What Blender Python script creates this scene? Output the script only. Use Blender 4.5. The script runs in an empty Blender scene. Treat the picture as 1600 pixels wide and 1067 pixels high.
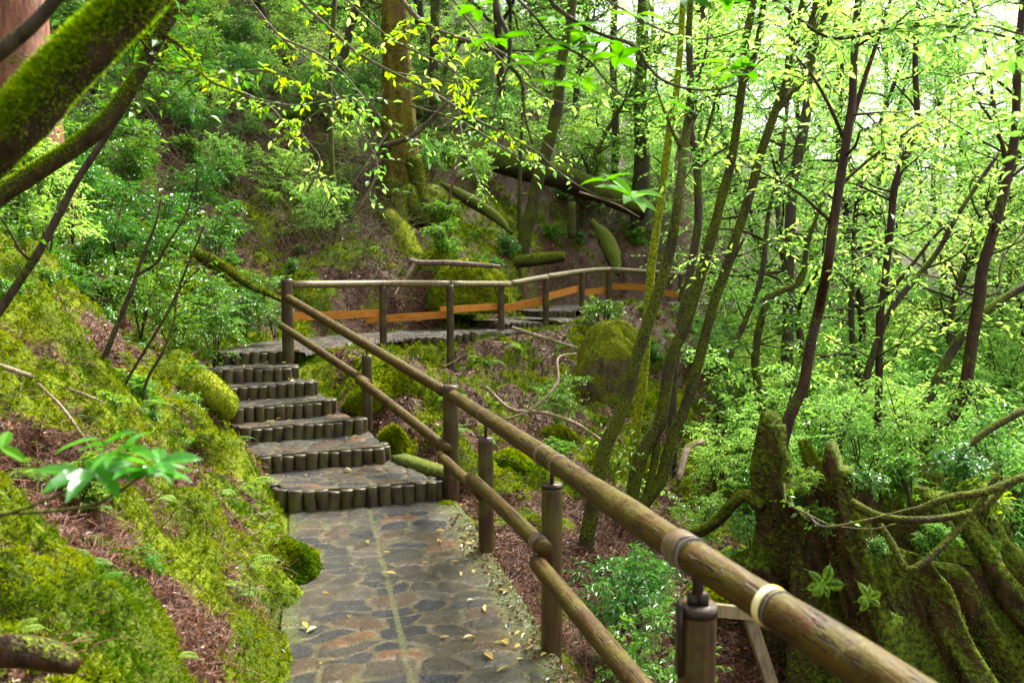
import bpy, math, random
import numpy as np
from mathutils import Vector
R = math.radians
scene = bpy.context.scene
COL = scene.collection

# ------------------------------------------------------------------ camera
FPX = 1300.0; PITCH = math.atan(103.5/FPX)
cam_d = bpy.data.cameras.new('camera'); cam = bpy.data.objects.new('camera', cam_d); COL.objects.link(cam)
scene.camera = cam
cam.location = (0, 0, 0); cam.rotation_euler = (math.pi/2 - PITCH, 0, 0)
cam_d.sensor_width = 36; cam_d.lens = FPX/1600*36
cam_d.clip_start = 0.05; cam_d.clip_end = 1500
cam_d.dof.use_dof = True; cam_d.dof.focus_distance = 7.0; cam_d.dof.aperture_fstop = 3.2

# ------------------------------------------------------------------ world, sun, exposure
SUN_EL, SUN_AZ = R(52), R(38)          # azimuth measured from +Y towards +X
world = bpy.data.worlds.new('World'); scene.world = world; world.use_nodes = True
wn = world.node_tree; bg = wn.nodes['Background']
sky = wn.nodes.new('ShaderNodeTexSky'); sky.sky_type = 'NISHITA'; sky.sun_disc = False
sky.sun_elevation = SUN_EL; sky.sun_rotation = SUN_AZ; sky.dust_density = 4; sky.air_density = 1.0; sky.ozone_density = 1.0
hs = wn.nodes.new('ShaderNodeHueSaturation'); hs.inputs['Saturation'].default_value = 0.3
wn.links.new(sky.outputs[0], hs.inputs['Color']); wn.links.new(hs.outputs[0], bg.inputs[0])
bg.inputs[1].default_value = 0.15
sl = bpy.data.lights.new('sun', 'SUN'); sl.energy = 3.6; sl.angle = R(24); sl.color = (1, .97, .88)
sun = bpy.data.objects.new('sun', sl); COL.objects.link(sun)
sd = Vector((math.sin(SUN_AZ)*math.cos(SUN_EL), math.cos(SUN_AZ)*math.cos(SUN_EL), math.sin(SUN_EL)))
sun.rotation_euler = sd.to_track_quat('Z', 'Y').to_euler()
vs = scene.view_settings
scene.display_settings.display_device = 'sRGB'
vs.view_transform = 'Standard'; vs.look = 'None'; vs.gamma = 1; vs.exposure = 1.86; vs.use_curve_mapping = False
cy = scene.cycles
scene.render.engine = 'CYCLES'
cy.use_denoising = True
cy.max_bounces = 6; cy.diffuse_bounces = 3; cy.glossy_bounces = 2; cy.transmission_bounces = 3; cy.transparent_max_bounces = 4
cy.caustics_reflective = False; cy.caustics_refractive = False; cy.sample_clamp_indirect = 4

def P(px, py, d):
    x = (px-800)/FPX*d; u = (533.5-py)/FPX*d
    c, s = math.cos(PITCH), math.sin(PITCH)
    return np.array([x, d*c + u*s, -d*s + u*c])
def PZ(px, py, z):
    v = P(px, py, 1.0); return v*(z/v[2])

# ------------------------------------------------------------------ noise
def _h(i, j, s):
    n = (i.astype(np.int64)*374761393 + j.astype(np.int64)*668265263 + s*982451653) & 0x7fffffff
    n = ((n ^ (n >> 13))*1274126177) & 0x7fffffff
    n = ((n ^ (n >> 16))*69069 + 12345) & 0x7fffffff
    return (n & 0xffffff)/float(0xffffff)
def vn(x, y, s=0):
    x = np.asarray(x, float); y = np.asarray(y, float)
    i = np.floor(x); j = np.floor(y); a = x-i; b = y-j
    a = a*a*(3-2*a); b = b*b*(3-2*b)
    return ((_h(i, j, s)*(1-a)+_h(i+1, j, s)*a)*(1-b) + (_h(i, j+1, s)*(1-a)+_h(i+1, j+1, s)*a)*b)
def fbm(x, y, s=0, o=4):
    t = 0; am = .5; n = 0
    for k in range(o):
        t = t + am*vn(x*2**k, y*2**k, s+k*7); n += am; am *= .5
    return t/n*2-1
def cells(x, y, s=0):
    """Distance to the nearest scattered point, and that point's random number."""
    x = np.asarray(x, float); y = np.asarray(y, float); i = np.floor(x); j = np.floor(y); best = np.full(x.shape, 9.); rn = np.zeros(x.shape)
    for di in (-1, 0, 1):
        for dj in (-1, 0, 1):
            a, b = i+di, j+dj; d = np.hypot(a+_h(a, b, s)-x, b+_h(a, b, s+1)-y); m = d < best; best = np.where(m, d, best); rn = np.where(m, _h(a, b, s+2), rn)
    return best, rn
def sstep(a, b, x):
    t = np.clip((x-a)/(b-a), 0, 1); return t*t*(3-2*t)

# ------------------------------------------------------------------ mesh building
class MB:
    def __init__(s): s.v = []; s.f = []; s.n = 0
    def add(s, V, *Fs):
        V = np.asarray(V, float).reshape(-1, 3)
        for F in Fs:
            F = np.asarray(F, int)
            if len(F): s.f.append(F + s.n)
        s.v.append(V); s.n += len(V)
    def mesh(s, name, mat=None, smooth=True):
        me = bpy.data.meshes.new(name)
        V = np.concatenate(s.v) if s.v else np.zeros((0, 3))
        me.vertices.add(len(V)); me.vertices.foreach_set('co', V.astype(np.float32).ravel())
        loops = np.concatenate([f.ravel() for f in s.f]); sizes = np.concatenate([np.full(len(f), f.shape[1]) for f in s.f])
        starts = np.concatenate([[0], np.cumsum(sizes)[:-1]])
        me.loops.add(len(loops)); me.loops.foreach_set('vertex_index', loops.astype(np.int32))
        me.polygons.add(len(sizes)); me.polygons.foreach_set('loop_start', starts.astype(np.int32))
        me.polygons.foreach_set('use_smooth', np.full(len(sizes), bool(smooth)))
        me.update(calc_edges=True)
        if mat: me.materials.append(mat)
        return me
    def build(s, name, mat=None, parent=None, smooth=True, loc=None):
        return link(name, s.mesh(name, mat, smooth), parent, loc)
def link(name, me, parent=None, loc=None):
    o = bpy.data.objects.new(name, me); COL.objects.link(o)
    if parent is not None:
        o.parent = parent
        if loc is None and me is not None and parent.get('_w'):   # geometry given in world coordinates
            o.location = -Vector(parent['_w'])
    if loc is not None: o.location = loc
    return o
def tag(o, label=None, cat=None, group=None, kind=None):
    if label: o['label'] = label
    if cat: o['category'] = cat
    if group: o['group'] = group
    if kind: o['kind'] = kind
    return o
def thing(name, label, cat, loc=(0, 0, 0), group=None, world=True):
    """Empty at the thing's base; children built with world coordinates are shifted back by its location."""
    o = bpy.data.objects.new(name, None); COL.objects.link(o); o.location = tuple(float(v) for v in loc); o.empty_display_size = .2
    if world: o['_w'] = [float(v) for v in loc]
    return tag(o, label, cat, group)
def dup(root, loc, rz=0, s=1, tilt=(0, 0)):
    r = root.copy(); COL.objects.link(r); r.location = loc; r.rotation_euler = (tilt[0], tilt[1], rz); r.scale = (s, s, s)
    for ch in root.children:
        c = ch.copy(); COL.objects.link(c); c.parent = r
        for g in ch.children:
            d = g.copy(); COL.objects.link(d); d.parent = c
    return r
def norm(v): return v/np.maximum(np.linalg.norm(v, axis=-1, keepdims=True), 1e-9)
def spline(pts, rad, sub):
    pts = np.asarray(pts, float); rad = np.broadcast_to(np.asarray(rad, float), (len(pts),))
    if sub <= 1 or len(pts) < 2: return pts, np.array(rad)
    q = np.vstack([2*pts[0]-pts[1], pts, 2*pts[-1]-pts[-2]]); out = []; ro = []
    for i in range(len(pts)-1):
        p0, p1, p2, p3 = q[i:i+4]
        for k in range(sub):
            t = k/sub
            out.append(.5*((2*p1)+(-p0+p2)*t+(2*p0-5*p1+4*p2-p3)*t*t+(-p0+3*p1-3*p2+p3)*t**3)); ro.append(rad[i]*(1-t)+rad[i+1]*t)
    out.append(pts[-1]); ro.append(rad[-1]); return np.array(out), np.array(ro)
def tube(mb, pts, rad, seg=8, sub=4, nz=0., nf=5., seed=0, cap=True, flat=None):
    pts, rad = spline(pts, rad, sub); n = len(pts)
    T = np.gradient(pts, axis=0); T = norm(T)
    ref = np.array([0, 0, 1.]) if abs(T[0][2]) < .9 else np.array([1., 0, 0])
    N = norm(np.cross(T[0], ref)); L = np.concatenate([[0], np.cumsum(np.linalg.norm(np.diff(pts, axis=0), axis=1))])
    a = np.arange(seg)/seg*2*math.pi; V = np.zeros((n, seg, 3))
    for i in range(n):
        N = norm(N - T[i]*np.dot(N, T[i])); B = np.cross(T[i], N)
        r = np.full(seg, rad[i])
        if nz: r = r*(1+nz*(fbm(np.cos(a)*1.3+seed*3.1+7, np.sin(a)*1.3+L[i]*nf, seed, 3)))
        if flat is not None: r = r*flat(a)
        V[i] = pts[i] + r[:, None]*(np.cos(a)[:, None]*N + np.sin(a)[:, None]*B)
    i, j = np.meshgrid(np.arange(n-1), np.arange(seg), indexing='ij'); j2 = (j+1) % seg
    F = np.stack([i*seg+j, i*seg+j2, (i+1)*seg+j2, (i+1)*seg+j], -1).reshape(-1, 4)
    VV = V.reshape(-1, 3)
    if cap:
        VV = np.vstack([VV, pts[0], pts[-1]]); jj = np.arange(seg); k = n*seg
        C = np.vstack([np.stack([np.full(seg, k), (jj+1) % seg, jj], 1), np.stack([np.full(seg, k+1), (n-1)*seg+jj, (n-1)*seg+(jj+1) % seg], 1)])
        mb.add(VV, F, C)
    else: mb.add(VV, F)
def grid_faces(nu, nv):
    i, j = np.meshgrid(np.arange(nu-1), np.arange(nv-1), indexing='ij')
    return np.stack([i*nv+j, (i+1)*nv+j, (i+1)*nv+j+1, i*nv+j+1], -1).reshape(-1, 4)
def boxbar(mb, p0, p1, h, t, up=(0, 0, 1)):
    p0 = np.array(p0, float); p1 = np.array(p1, float); d = norm(p1-p0); s = norm(np.cross(d, up)); u = np.cross(s, d)
    V = []
    for p in (p0, p0*.67+p1*.33, p0*.33+p1*.67, p1):
        for a, b in ((-1, -1), (1, -1), (1, 1), (-1, 1)): V.append(p + s*a*t/2 + u*b*h/2)
    F = [[i*4+j, i*4+(j+1) % 4, (i+1)*4+(j+1) % 4, (i+1)*4+j] for i in range(3) for j in range(4)] + [[3, 2, 1, 0], [12, 13, 14, 15]]
    mb.add(V, F)
# vectorised thin sticks (3-sided)
def sticks(mb, A, B, ra, rb):
    A = np.asarray(A, float); B = np.asarray(B, float); n = len(A)
    if n == 0: return
    ra = np.broadcast_to(ra, (n,)); rb = np.broadcast_to(rb, (n,))
    D = norm(B-A); ref = np.where(np.abs(D[:, 2:3]) < .9, np.array([[0, 0, 1.]]), np.array([[1., 0, 0]]))
    N = norm(np.cross(D, ref)); M = np.cross(D, N); V = np.zeros((n, 6, 3))
    for k in range(3):
        a = k*2*math.pi/3; o = math.cos(a)*N+math.sin(a)*M
        V[:, k] = A + o*ra[:, None]; V[:, 3+k] = B + o*rb[:, None]
    f = np.array([[0, 1, 4, 3], [1, 2, 5, 4], [2, 0, 3, 5]]); F = (f[None]+np.arange(n)[:, None, None]*6).reshape(-1, 4)
    mb.add(V.reshape(-1, 3), F)
# vectorised leaves
def leaves(mb, Pn, D, Nn, L, W, nice=False, droop=.25, fold=.18):
    n = len(Pn)
    if n == 0: return
    D = norm(D); Nn = norm(Nn - D*np.sum(Nn*D, 1, keepdims=True)); S = np.cross(Nn, D)
    L = np.broadcast_to(L, (n,))[:, None]; W = np.broadcast_to(W, (n,))[:, None]
    def pt(a, b, c): return Pn + D*L*a + S*W*b + Nn*(W*c) - Nn*(L*droop*a*a)
    if nice:
        V = np.stack([pt(0, 0, 0), pt(.25, 0, 0), pt(.52, 0, 0), pt(.78, 0, 0), pt(1, 0, 0), pt(.22, .34, fold), pt(.5, .5, fold*1.3), pt(.78, .34, fold), pt(.22, -.34, fold), pt(.5, -.5, fold*1.3), pt(.78, -.34, fold)], 1)
        t = np.array([[0, 1, 5], [0, 8, 1], [1, 2, 6], [1, 6, 5], [2, 3, 7], [2, 7, 6], [3, 4, 7], [1, 8, 9], [1, 9, 2], [2, 9, 10], [2, 10, 3], [3, 10, 4]])
    else:
        V = np.stack([pt(0, 0, 0), pt(.45, .5, fold), pt(1, 0, 0), pt(.45, -.5, fold)], 1)
        t = np.array([[0, 2, 1], [0, 3, 2]])
    k = V.shape[1]; F = (t[None]+np.arange(n)[:, None, None]*k).reshape(-1, 3)
    mb.add(V.reshape(-1, 3), F)
def rnd(rng, n): return norm(rng.normal(size=(n, 3)))
def spray(mbw, mbl, A, D, ln, k, L, W, rng, nice=False, droop=.25, twr=.003, up=.8, side=.9):
    """Twigs starting at A along D with k leaves each; leaves alternate left and right and one ends the twig."""
    A = np.asarray(A, float); n = len(A)
    if n == 0: return
    D = norm(np.asarray(D, float)); ln = np.broadcast_to(ln, (n,))
    s = np.linspace(.15, 1, k)
    pos = A[:, None]+D[:, None]*(ln[:, None, None]*s[None, :, None]); pos[..., 2] -= (ln[:, None]*s**2*.25)
    if mbw is not None:
        mid = (A+pos[:, k//2])/2 if k > 3 else A
        sticks(mbw, A, pos[:, k//2], twr, twr*.7); sticks(mbw, pos[:, k//2], pos[:, -1], twr*.7, twr*.35)
    Z = np.array([[0, 0, 1.]]); S = norm(np.cross(D, Z+rng.normal(size=(n, 3))*.15))
    sg = np.where(np.arange(k) % 2 == 0, 1., -1.); sg[-1] = 0
    LD = D[:, None]*.55 + S[:, None]*(sg[None, :, None]*side) + rng.normal(size=(n, k, 3))*.28
    LD[:, :, 2] -= .15
    NN = np.broadcast_to(Z*up, (n*k, 3)) + rng.normal(size=(n*k, 3))*.38
    sc = rng.uniform(.65, 1.15, n*k)
    leaves(mbl, pos.reshape(-1, 3), LD.reshape(-1, 3), NN, L*sc, W*sc, nice, droop)
# ------------------------------------------------------------------ materials
class NB:
    def __init__(s, name):
        s.m = bpy.data.materials.new(name); s.m.use_nodes = True; s.t = s.m.node_tree; s.t.nodes.clear()
        s.out = s.t.nodes.new('ShaderNodeOutputMaterial')
    def n(s, ty, ins=None, **kw):
        nd = s.t.nodes.new('ShaderNode'+ty)
        for k, v in kw.items(): setattr(nd, k, v)
        for k, v in (ins or {}).items(): s.set(nd.inputs[k], v)
        return nd
    def set(s, sock, v):
        if isinstance(v, bpy.types.NodeSocket): s.t.links.new(v, sock)
        elif hasattr(v, 'outputs'): s.t.links.new(v.outputs[0], sock)
        else:
            if isinstance(v, (tuple, list)) and len(v) == 3 and sock.type == 'RGBA': v = (*v, 1)
            sock.default_value = v
    def ramp(s, fac, stops, interp='LINEAR'):
        r = s.n('ValToRGB'); e = r.color_ramp; e.interpolation = interp
        while len(e.elements) < len(stops): e.elements.new(.5)
        for el, (p, c) in zip(e.elements, stops):
            el.position = p; el.color = (*c, 1) if isinstance(c, tuple) else (c, c, c, 1)
        s.set(r.inputs[0], fac); return r.outputs[0]
    def mix(s, f, a, b, bt='MIX'):
        m = s.n('Mix', data_type='RGBA', blend_type=bt); s.set(m.inputs[0], f); s.set(m.inputs[6], a); s.set(m.inputs[7], b); return m.outputs[2]
    def math(s, op, a, b=0., c=0.):
        m = s.n('Math', operation=op); s.set(m.inputs[0], a); s.set(m.inputs[1], b); s.set(m.inputs[2], c); return m.outputs[0]
    def noise(s, vec, scale, det=4, rough=.55, dist=0.):
        return s.n('TexNoise', {'Vector': vec, 'Scale': scale, 'Detail': det, 'Roughness': rough, 'Distortion': dist}).outputs[0]
    def mapr(s, f, a, b, c=0., d=1.):
        return s.n('MapRange', {0: f, 1: a, 2: b, 3: c, 4: d}).outputs[0]
    def bump(s, h, st=.5, dist=.02, nrm=None):
        i = {'Height': h, 'Strength': st, 'Distance': dist}
        if nrm is not None: i['Normal'] = nrm
        return s.n('Bump', i).outputs[0]
    def bsdf(s, col, rough=.6, normal=None, spec=.5, coat=0.):
        i = {'Base Color': col, 'Roughness': rough, 'Specular IOR Level': spec, 'Coat Weight': coat, 'Coat Roughness': .15}
        if normal is not None: i['Normal'] = normal
        return s.n('BsdfPrincipled', i)
    def end(s, sh): s.set(s.out.inputs[0], sh); return s.m

def leaf_mat(name, stops, trans=.45, tcol=1.6, rough=.35, spec=.6, huevar=.03, patch=None):
    b = NB(name); g = b.n('NewGeometry'); oi = b.n('ObjectInfo')
    col = b.ramp(g.outputs['Random Per Island'], stops)
    if patch:      # patches vary the moss colour, with highlights and dark green shadows painted in
        pos = g.outputs['Position']; col = b.mix(b.mapr(b.noise(pos, 1.7, 3), .42, .6, 0, .8), col, patch[0]); col = b.mix(b.mapr(b.noise(pos, 4.3, 2), .5, .66, 0, .85), col, patch[1])
    h = b.mapr(oi.outputs['Random'], 0, 1, .5-huevar, .5+huevar*.6); v = b.mapr(oi.outputs['Random'], 0, 1, 1.2, .8)
    hv = b.n('HueSaturation', {'Hue': h, 'Value': v, 'Color': col})
    p = b.bsdf(hv, rough, None, spec)
    tc = b.n('HueSaturation', {'Hue': .497, 'Saturation': 1.05, 'Value': tcol, 'Color': hv})
    t = b.n('BsdfTranslucent', {'Color': tc})
    return b.end(b.n('MixShader', {0: trans, 1: p, 2: t}))

def bark_mat(name, c1, c2, moss, mossc=((.035, .05, .004), (.16, .2, .012)), sc=9., rough=.75, up=.35, wet=.2):
    """Bark with furrows along the stem and moss or algae in patches, more of it on faces that look up."""
    b = NB(name); tc = b.n('TexCoord'); o = tc.outputs['Object']
    st = b.n('Mapping', {'Vector': o, 'Scale': (1, 1, .22)})
    n1 = b.noise(st, sc*3, 4, .7); n2 = b.noise(o, sc*.35, 3, .6, .6); n3 = b.noise(o, sc*7, 2, .6)
    col = b.mix(b.mapr(n1, .35, .65), c1, c2)
    g = b.n('NewGeometry'); sx = b.n('SeparateXYZ', {0: g.outputs['Normal']})
    m = b.math('ADD', b.math('ADD', n2, b.math('MULTIPLY', sx.outputs[2], up)), moss-.5)
    m = b.mapr(b.math('ADD', m, b.math('MULTIPLY', b.math('SUBTRACT', n3, .5), .5)), .42, .6)
    mc = b.ramp(n3, [(.3, mossc[0]), (.7, mossc[1])])
    h = b.math('ADD', b.math('MULTIPLY', n1, .6), b.math('MULTIPLY', b.math('MULTIPLY', n3, m), 1.3))
    return b.end(b.bsdf(b.mix(m, col, mc), b.mapr(m, 0, 1, rough*.75, .95), b.bump(h, .9, .02), wet))

M = {}
def mk():
    # --- ground
    b = NB('forest_floor'); tc = b.n('TexCoord'); o = tc.outputs['Object']
    at = b.n('Attribute', attribute_name='moss')
    n1 = b.noise(o, 3.5, 4, .65); n2 = b.noise(o, 26, 3, .7); n3 = b.noise(o, 90, 2, .7); n4 = b.noise(o, 1.6, 2)
    mk_ = b.mapr(b.math('ADD', at.outputs['Fac'], b.math('MULTIPLY', b.math('SUBTRACT', n2, .5), .9)), .42, .58)
    mc = b.ramp(b.math('ADD', b.math('MULTIPLY', n3, .55), b.math('MULTIPLY', n1, .45)),
                [(.3, (.01, .016, .002)), (.47, (.07, .1, .003)), (.6, (.18, .22, .004)), (.75, (.32, .32, .006))])
    mg = b.mix(b.mapr(n4, .45, .62, 0, .7), mc, b.ramp(n3, [(.3, (.008, .018, .003)), (.7, (.05, .085, .008))]))
    vv = b.n('TexVoronoi', {'Vector': o, 'Scale': 42, 'Randomness': 1})
    sp = b.n('SeparateColor', {0: vv.outputs['Color']})
    lit = b.ramp(sp.outputs[0], [(0, (.014, .007, .004)), (.35, (.045, .018, .007)), (.6, (.085, .03, .011)), (.85, (.13, .062, .024)), (.97, (.26, .16, .08))])
    lit = b.mix(b.mapr(n2, .3, .7, .1, .8), lit, (.03, .014, .006))
    h = b.math('ADD', b.math('MULTIPLY', n2, .6), b.math('MULTIPLY', b.math('ADD', n3, vv.outputs[0]), .35))
    M['floor'] = b.end(b.bsdf(b.mix(mk_, lit, mg), b.mapr(mk_, 0, 1, .6, .95), b.bump(h, 1., .03), .12))
    # --- wet paving of flat stones set in mortar; UV in metres: x across (0 = left edge), y along
    for nm, wd, seam in (('paving', 1.45, .66), ('tread', 9., -5.)):
        b = NB('stone_'+nm); uv = b.n('UVMap').outputs[0]
        st_ = b.n('Attribute', attribute_name='stone').outputs['Fac']; eg = b.n('Attribute', attribute_name='edge').outputs['Fac']
        f1 = b.noise(uv, 9, 5, .6); f2 = b.noise(uv, 60, 4, .7); f3 = b.noise(uv, 2.2, 3, .5)
        ed = b.mapr(b.math('ADD', eg, b.math('MULTIPLY', b.math('SUBTRACT', f1, .5), .16)), .06, .17)
        sc = b.ramp(st_, [(0, (.006, .007, .011)), (.15, (.02, .019, .018)), (.34, (.045, .033, .018)), (.5, (.03, .023, .012)), (.66, (.06, .034, .014)), (.82, (.06, .053, .036)), (.95, (.12, .052, .015))], 'CONSTANT')
        sc = b.mix(b.mapr(f2, .45, .75, .0, .2), sc, (.09, .07, .04)); sc = b.mix(b.mapr(f1, .5, .3, 0, .7), sc, (.012, .009, .006))
        mo = b.mix(b.mapr(f1, .35, .65), (.03, .024, .01), (.14, .112, .05))
        sx = b.n('SeparateXYZ', {0: uv})
        mo = b.mix(b.mapr(f3, .55, .68, 0, .5), mo, (.075, .09, .006))
        col = b.mix(ed, mo, sc)
        sm = b.math('ABSOLUTE', b.math('SUBTRACT', b.math('ADD', sx.outputs[0], b.math('MULTIPLY', b.math('SUBTRACT', f1, .5), .05)), seam))
        sm = b.mapr(sm, .008, .022, 1, 0)
        col = b.mix(b.math('MULTIPLY', sm, .75), col, b.mix(f3, (.1, .085, .045), (.09, .12, .01)))
        e2 = b.math('MAXIMUM', b.mapr(b.math('ADD', sx.outputs[0], b.math('MULTIPLY', f1, .3)), wd-.1, wd+.05), b.mapr(b.math('SUBTRACT', sx.outputs[0], b.math('MULTIPLY', f3, .35)), -.05, -.16))
        e2 = b.math('MULTIPLY', e2, b.mapr(f2, .35, .6)) if nm == 'paving' else 0.
        col = b.mix(e2, col, (.085, .11, .004))
        f4 = b.math('MULTIPLY', b.mapr(f3, .5, .68), b.mapr(f2, .4, .62)); col = b.mix(b.math('MULTIPLY', f4, .15), col, (.12, .14, .006))
        h = b.math('ADD', b.math('MULTIPLY', ed, .15), b.math('ADD', b.math('MULTIPLY', f1, 1.0), b.math('MULTIPLY', f2, .5)))
        M[nm] = b.end(b.bsdf(col, b.mapr(b.math('ADD', f2, b.math('MULTIPLY', f1, .6)),   .6, 1.15, .07, .42) if nm == 'paving' else b.mapr(f1, .35, .6, .2, .7), b.bump(h, .9, .04), .4 if nm == 'paving' else .3, .0 if nm == 'paving' else 0.))
    # --- wood
    b = NB('peeled_rail_log'); o = b.n('TexCoord').outputs['Object']
    st0 = b.n('Mapping', {'Vector': o, 'Rotation': (0, 0, -.245)}); st = b.n('Mapping', {'Vector': st0, 'Scale': (3, .22, 3)}); crk = b.noise(b.n('Mapping', {'Vector': st0, 'Scale': (11, .35, 11)}), 6, 3, .5, .5)
    n1 = b.noise(st, 12, 5, .6, .4); n2 = b.noise(o, 5, 4, .65, 1.); n3 = b.noise(o, 45, 4, .6)
    col = b.mix(b.mapr(n1, .35, .7), (.034, .014, .003), (.095, .042, .006))
    al = b.mapr(b.math('ADD', n2, b.math('MULTIPLY', b.math('SUBTRACT', n3, .5), .5)), .4, .66)
    g = b.n('NewGeometry'); up = b.n('SeparateXYZ', {0: g.outputs['Normal']}).outputs[2]
    al = b.math('MULTIPLY', al, b.mapr(up, -.6, .7, .3, .95))
    col = b.mix(al, col, (.085, .072, .003))
    lc = b.mapr(b.noise(o, 17, 3, .7, 1.5), .62, .68, 0, .7); col = b.mix(b.math('MULTIPLY', lc, b.mapr(up, -.2, .5)), col, (.15, .15, .05))
    kn = b.n('TexVoronoi', {'Vector': b.n('Mapping', {'Vector': st0, 'Scale': (7, 3.2, 7)}), 'Scale': 1.}); kk = b.mapr(kn.outputs[0], .06, .13, 1, 0); cr2 = b.mapr(crk, .6, .66)
    col = b.mix(b.math('MAXIMUM', b.math('MULTIPLY', kk, .7), b.math('MULTIPLY', cr2, .8)), col, (.02, .01, .004))
    n1 = b.math('SUBTRACT', n1, b.math('MULTIPLY', cr2, 1.2))
    M['rail'] = b.end(b.bsdf(col, b.mapr(n2, .3, .7, .45, .7), b.bump(b.math('ADD', n1, b.math('MULTIPLY', n3, .5)), .7, .01), .2, .0))
    M['rail_dark'] = None
    def post(nm, c1, c2, green, rough=.45):
        b = NB(nm); o = b.n('TexCoord').outputs['Object']
        st = b.n('Mapping', {'Vector': o, 'Scale': (1, 1, .08)})
        n1 = b.noise(st, 38, 5, .6, .6); n2 = b.noise(o, 6, 4, .6); n3 = b.noise(o, 60, 3, .6)
        col = b.mix(b.mapr(n1, .35, .68), c1, c2)
        col = b.mix(b.mapr(b.math('ADD', n2, b.math('MULTIPLY', n3, .2)), .56, .74, 0, green), col, (.09, .1, .012))
        return b.end(b.bsdf(col, rough, b.bump(n1, .6, .006), .45, .1))
    M['post'] = post('round_post_wood', (.014, .006, .003), (.07, .03, .01), .5)
    M['post_light'] = post('grey_post_wood', (.022, .011, .005), (.1, .048, .015), .4)
    M['riser'] = post('riser_log_wood', (.016, .009, .005), (.1, .055, .028), .42, .5)
    M['rod'] = post('stake_wood', (.08, .05, .02), (.22, .16, .07), .6, .7)
    b = NB('orange_plank_wood'); o = b.n('TexCoord').outputs['Object']; n1 = b.noise(b.n('Mapping', {'Vector': o, 'Scale': (.6, 1, 8)}), 8, 4)
    M['plank'] = b.end(b.bsdf(b.ramp(n1, [(.3, (.3, .1, .015)), (.7, (.55, .22, .04))]), .9, b.bump(n1, .3, .005), .1))
    b = NB('dark_iron'); n1 = b.noise(b.n('TexCoord').outputs['Object'], 40, 4)
    p = b.bsdf(b.ramp(n1, [(.35, (.015, .014, .012)), (.7, (.07, .04, .025))]), .5, b.bump(n1, .2, .002)); p.inputs['Metallic'].default_value = .6; M['iron'] = b.end(p)
    b = NB('rusty_band'); n1 = b.noise(b.n('TexCoord').outputs['Object'], 30, 4)
    M['band'] = b.end(b.bsdf(b.ramp(n1, [(.35, (.08, .045, .025)), (.7, (.16, .11, .06))]), .4))
    b = NB('pale_wire'); M['wire'] = b.end(b.bsdf((.13, .12, .1), .4))
    b = NB('yellow_tape'); n1 = b.noise(b.n('TexCoord').outputs['Object'], 14, 3)
    M['tape'] = b.end(b.bsdf(b.ramp(n1, [(.35, (.75, .5, .06)), (.6, (.85, .76, .42))]), .3))
    # --- bark
    M['bark_moss'] = bark_mat('mossy_thin_bark', (.014, .009, .005), (.065, .042, .02), .53, ((.018, .024, .002), (.13, .15, .008)), up=.15)
    M['bark_dark'] = bark_mat('dark_bark', (.018, .012, .008), (.075, .05, .03), .42, up=.2)
    M['bark_red'] = bark_mat('reddish_bark', (.014, .006, .003), (.06, .023, .01), .34, up=.2)
    M['bark_cedar'] = bark_mat('cedar_bark_gold', (.03, .017, .007), (.12, .062, .018), .62, ((.07, .05, .008), (.2, .15, .012)), 5., up=.2)
    M['bark_cedar_red'] = bark_mat('cedar_bark_red', (.1, .035, .02), (.3, .12, .065), .3, sc=6.)
    M['bark_pale'] = bark_mat('bare_pale_wood', (.14, .09, .055), (.36, .26, .17), .28, up=.2, sc=12)
    M['bark_fallen'] = bark_mat('fallen_branch_bark', (.06, .035, .026), (.2, .13, .095), .28, up=.1, sc=10)
    M['stump'] = bark_mat('rotting_stump', (.008, .005, .003), (.1, .05, .02), .5, ((.012, .02, .002), (.13, .17, .006)), 5., up=.4)
    M['stump_pale'] = bark_mat('mossy_weathered_stump', (.05, .035, .02), (.17, .12, .07), .62, ((.06, .07, .004), (.22, .22, .01)), 5., up=.7)
    b = NB('worn_log_top'); n1 = b.noise(b.n('NewGeometry').outputs['Position'], 22, 4); M['log_top'] = b.end(b.bsdf(b.ramp(n1, [(.3, (.03, .022, .014)), (.6, (.08, .065, .04)), (.75, (.07, .08, .015))]), .4, b.bump(n1, .5, .006), .3))
    M['log_moss'] = bark_mat('fallen_log_moss', (.015, .01, .006), (.05, .03, .018), .6, ((.02, .03, .003), (.13, .16, .01)), 6., up=.5)
    M['moss_solid'] = bark_mat('thick_moss', (.05, .035, .015), (.1, .08, .03), .9, ((.05, .075, .003), (.3, .33, .006)), 6., up=.3)
    M['twig'] = bark_mat('grey_twigs', (.06, .04, .028), (.2, .15, .11), .3)
    # --- leaves
    M['leaf_bg'] = leaf_mat('sunlit_small_leaves', [(0, (.09, .24, .03)), (.5, (.16, .34, .05)), (1, (.32, .5, .12))], .55, 2.0, .42, .45)
    M['leaf_bg2'] = leaf_mat('yellow_green_leaves', [(0, (.11, .28, .04)), (.6, (.2, .4, .07)), (1, (.38, .55, .17))], .55, 1.9, .42, .45)
    M['leaf_gloss'] = leaf_mat('glossy_green_leaves', [(0, (.025, .11, .01)), (.5, (.06, .2, .014)), (1, (.14, .31, .025))], .36, 1.8, .3, .6)
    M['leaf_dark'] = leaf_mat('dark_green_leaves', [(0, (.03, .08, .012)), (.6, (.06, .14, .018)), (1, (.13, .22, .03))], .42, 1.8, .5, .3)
    M['leaf_yel'] = leaf_mat('fresh_yellow_leaves', [(0, (.13, .32, .01)), (.7, (.3, .46, .015)), (1, (.42, .46, .02))], .5, 1.9, .5, .3)
    M['leaf_big'] = leaf_mat('large_bright_leaves', [(0, (.04, .17, .008)), (1, (.1, .3, .015))], .5, 1.5, .6, .1, .01)
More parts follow.
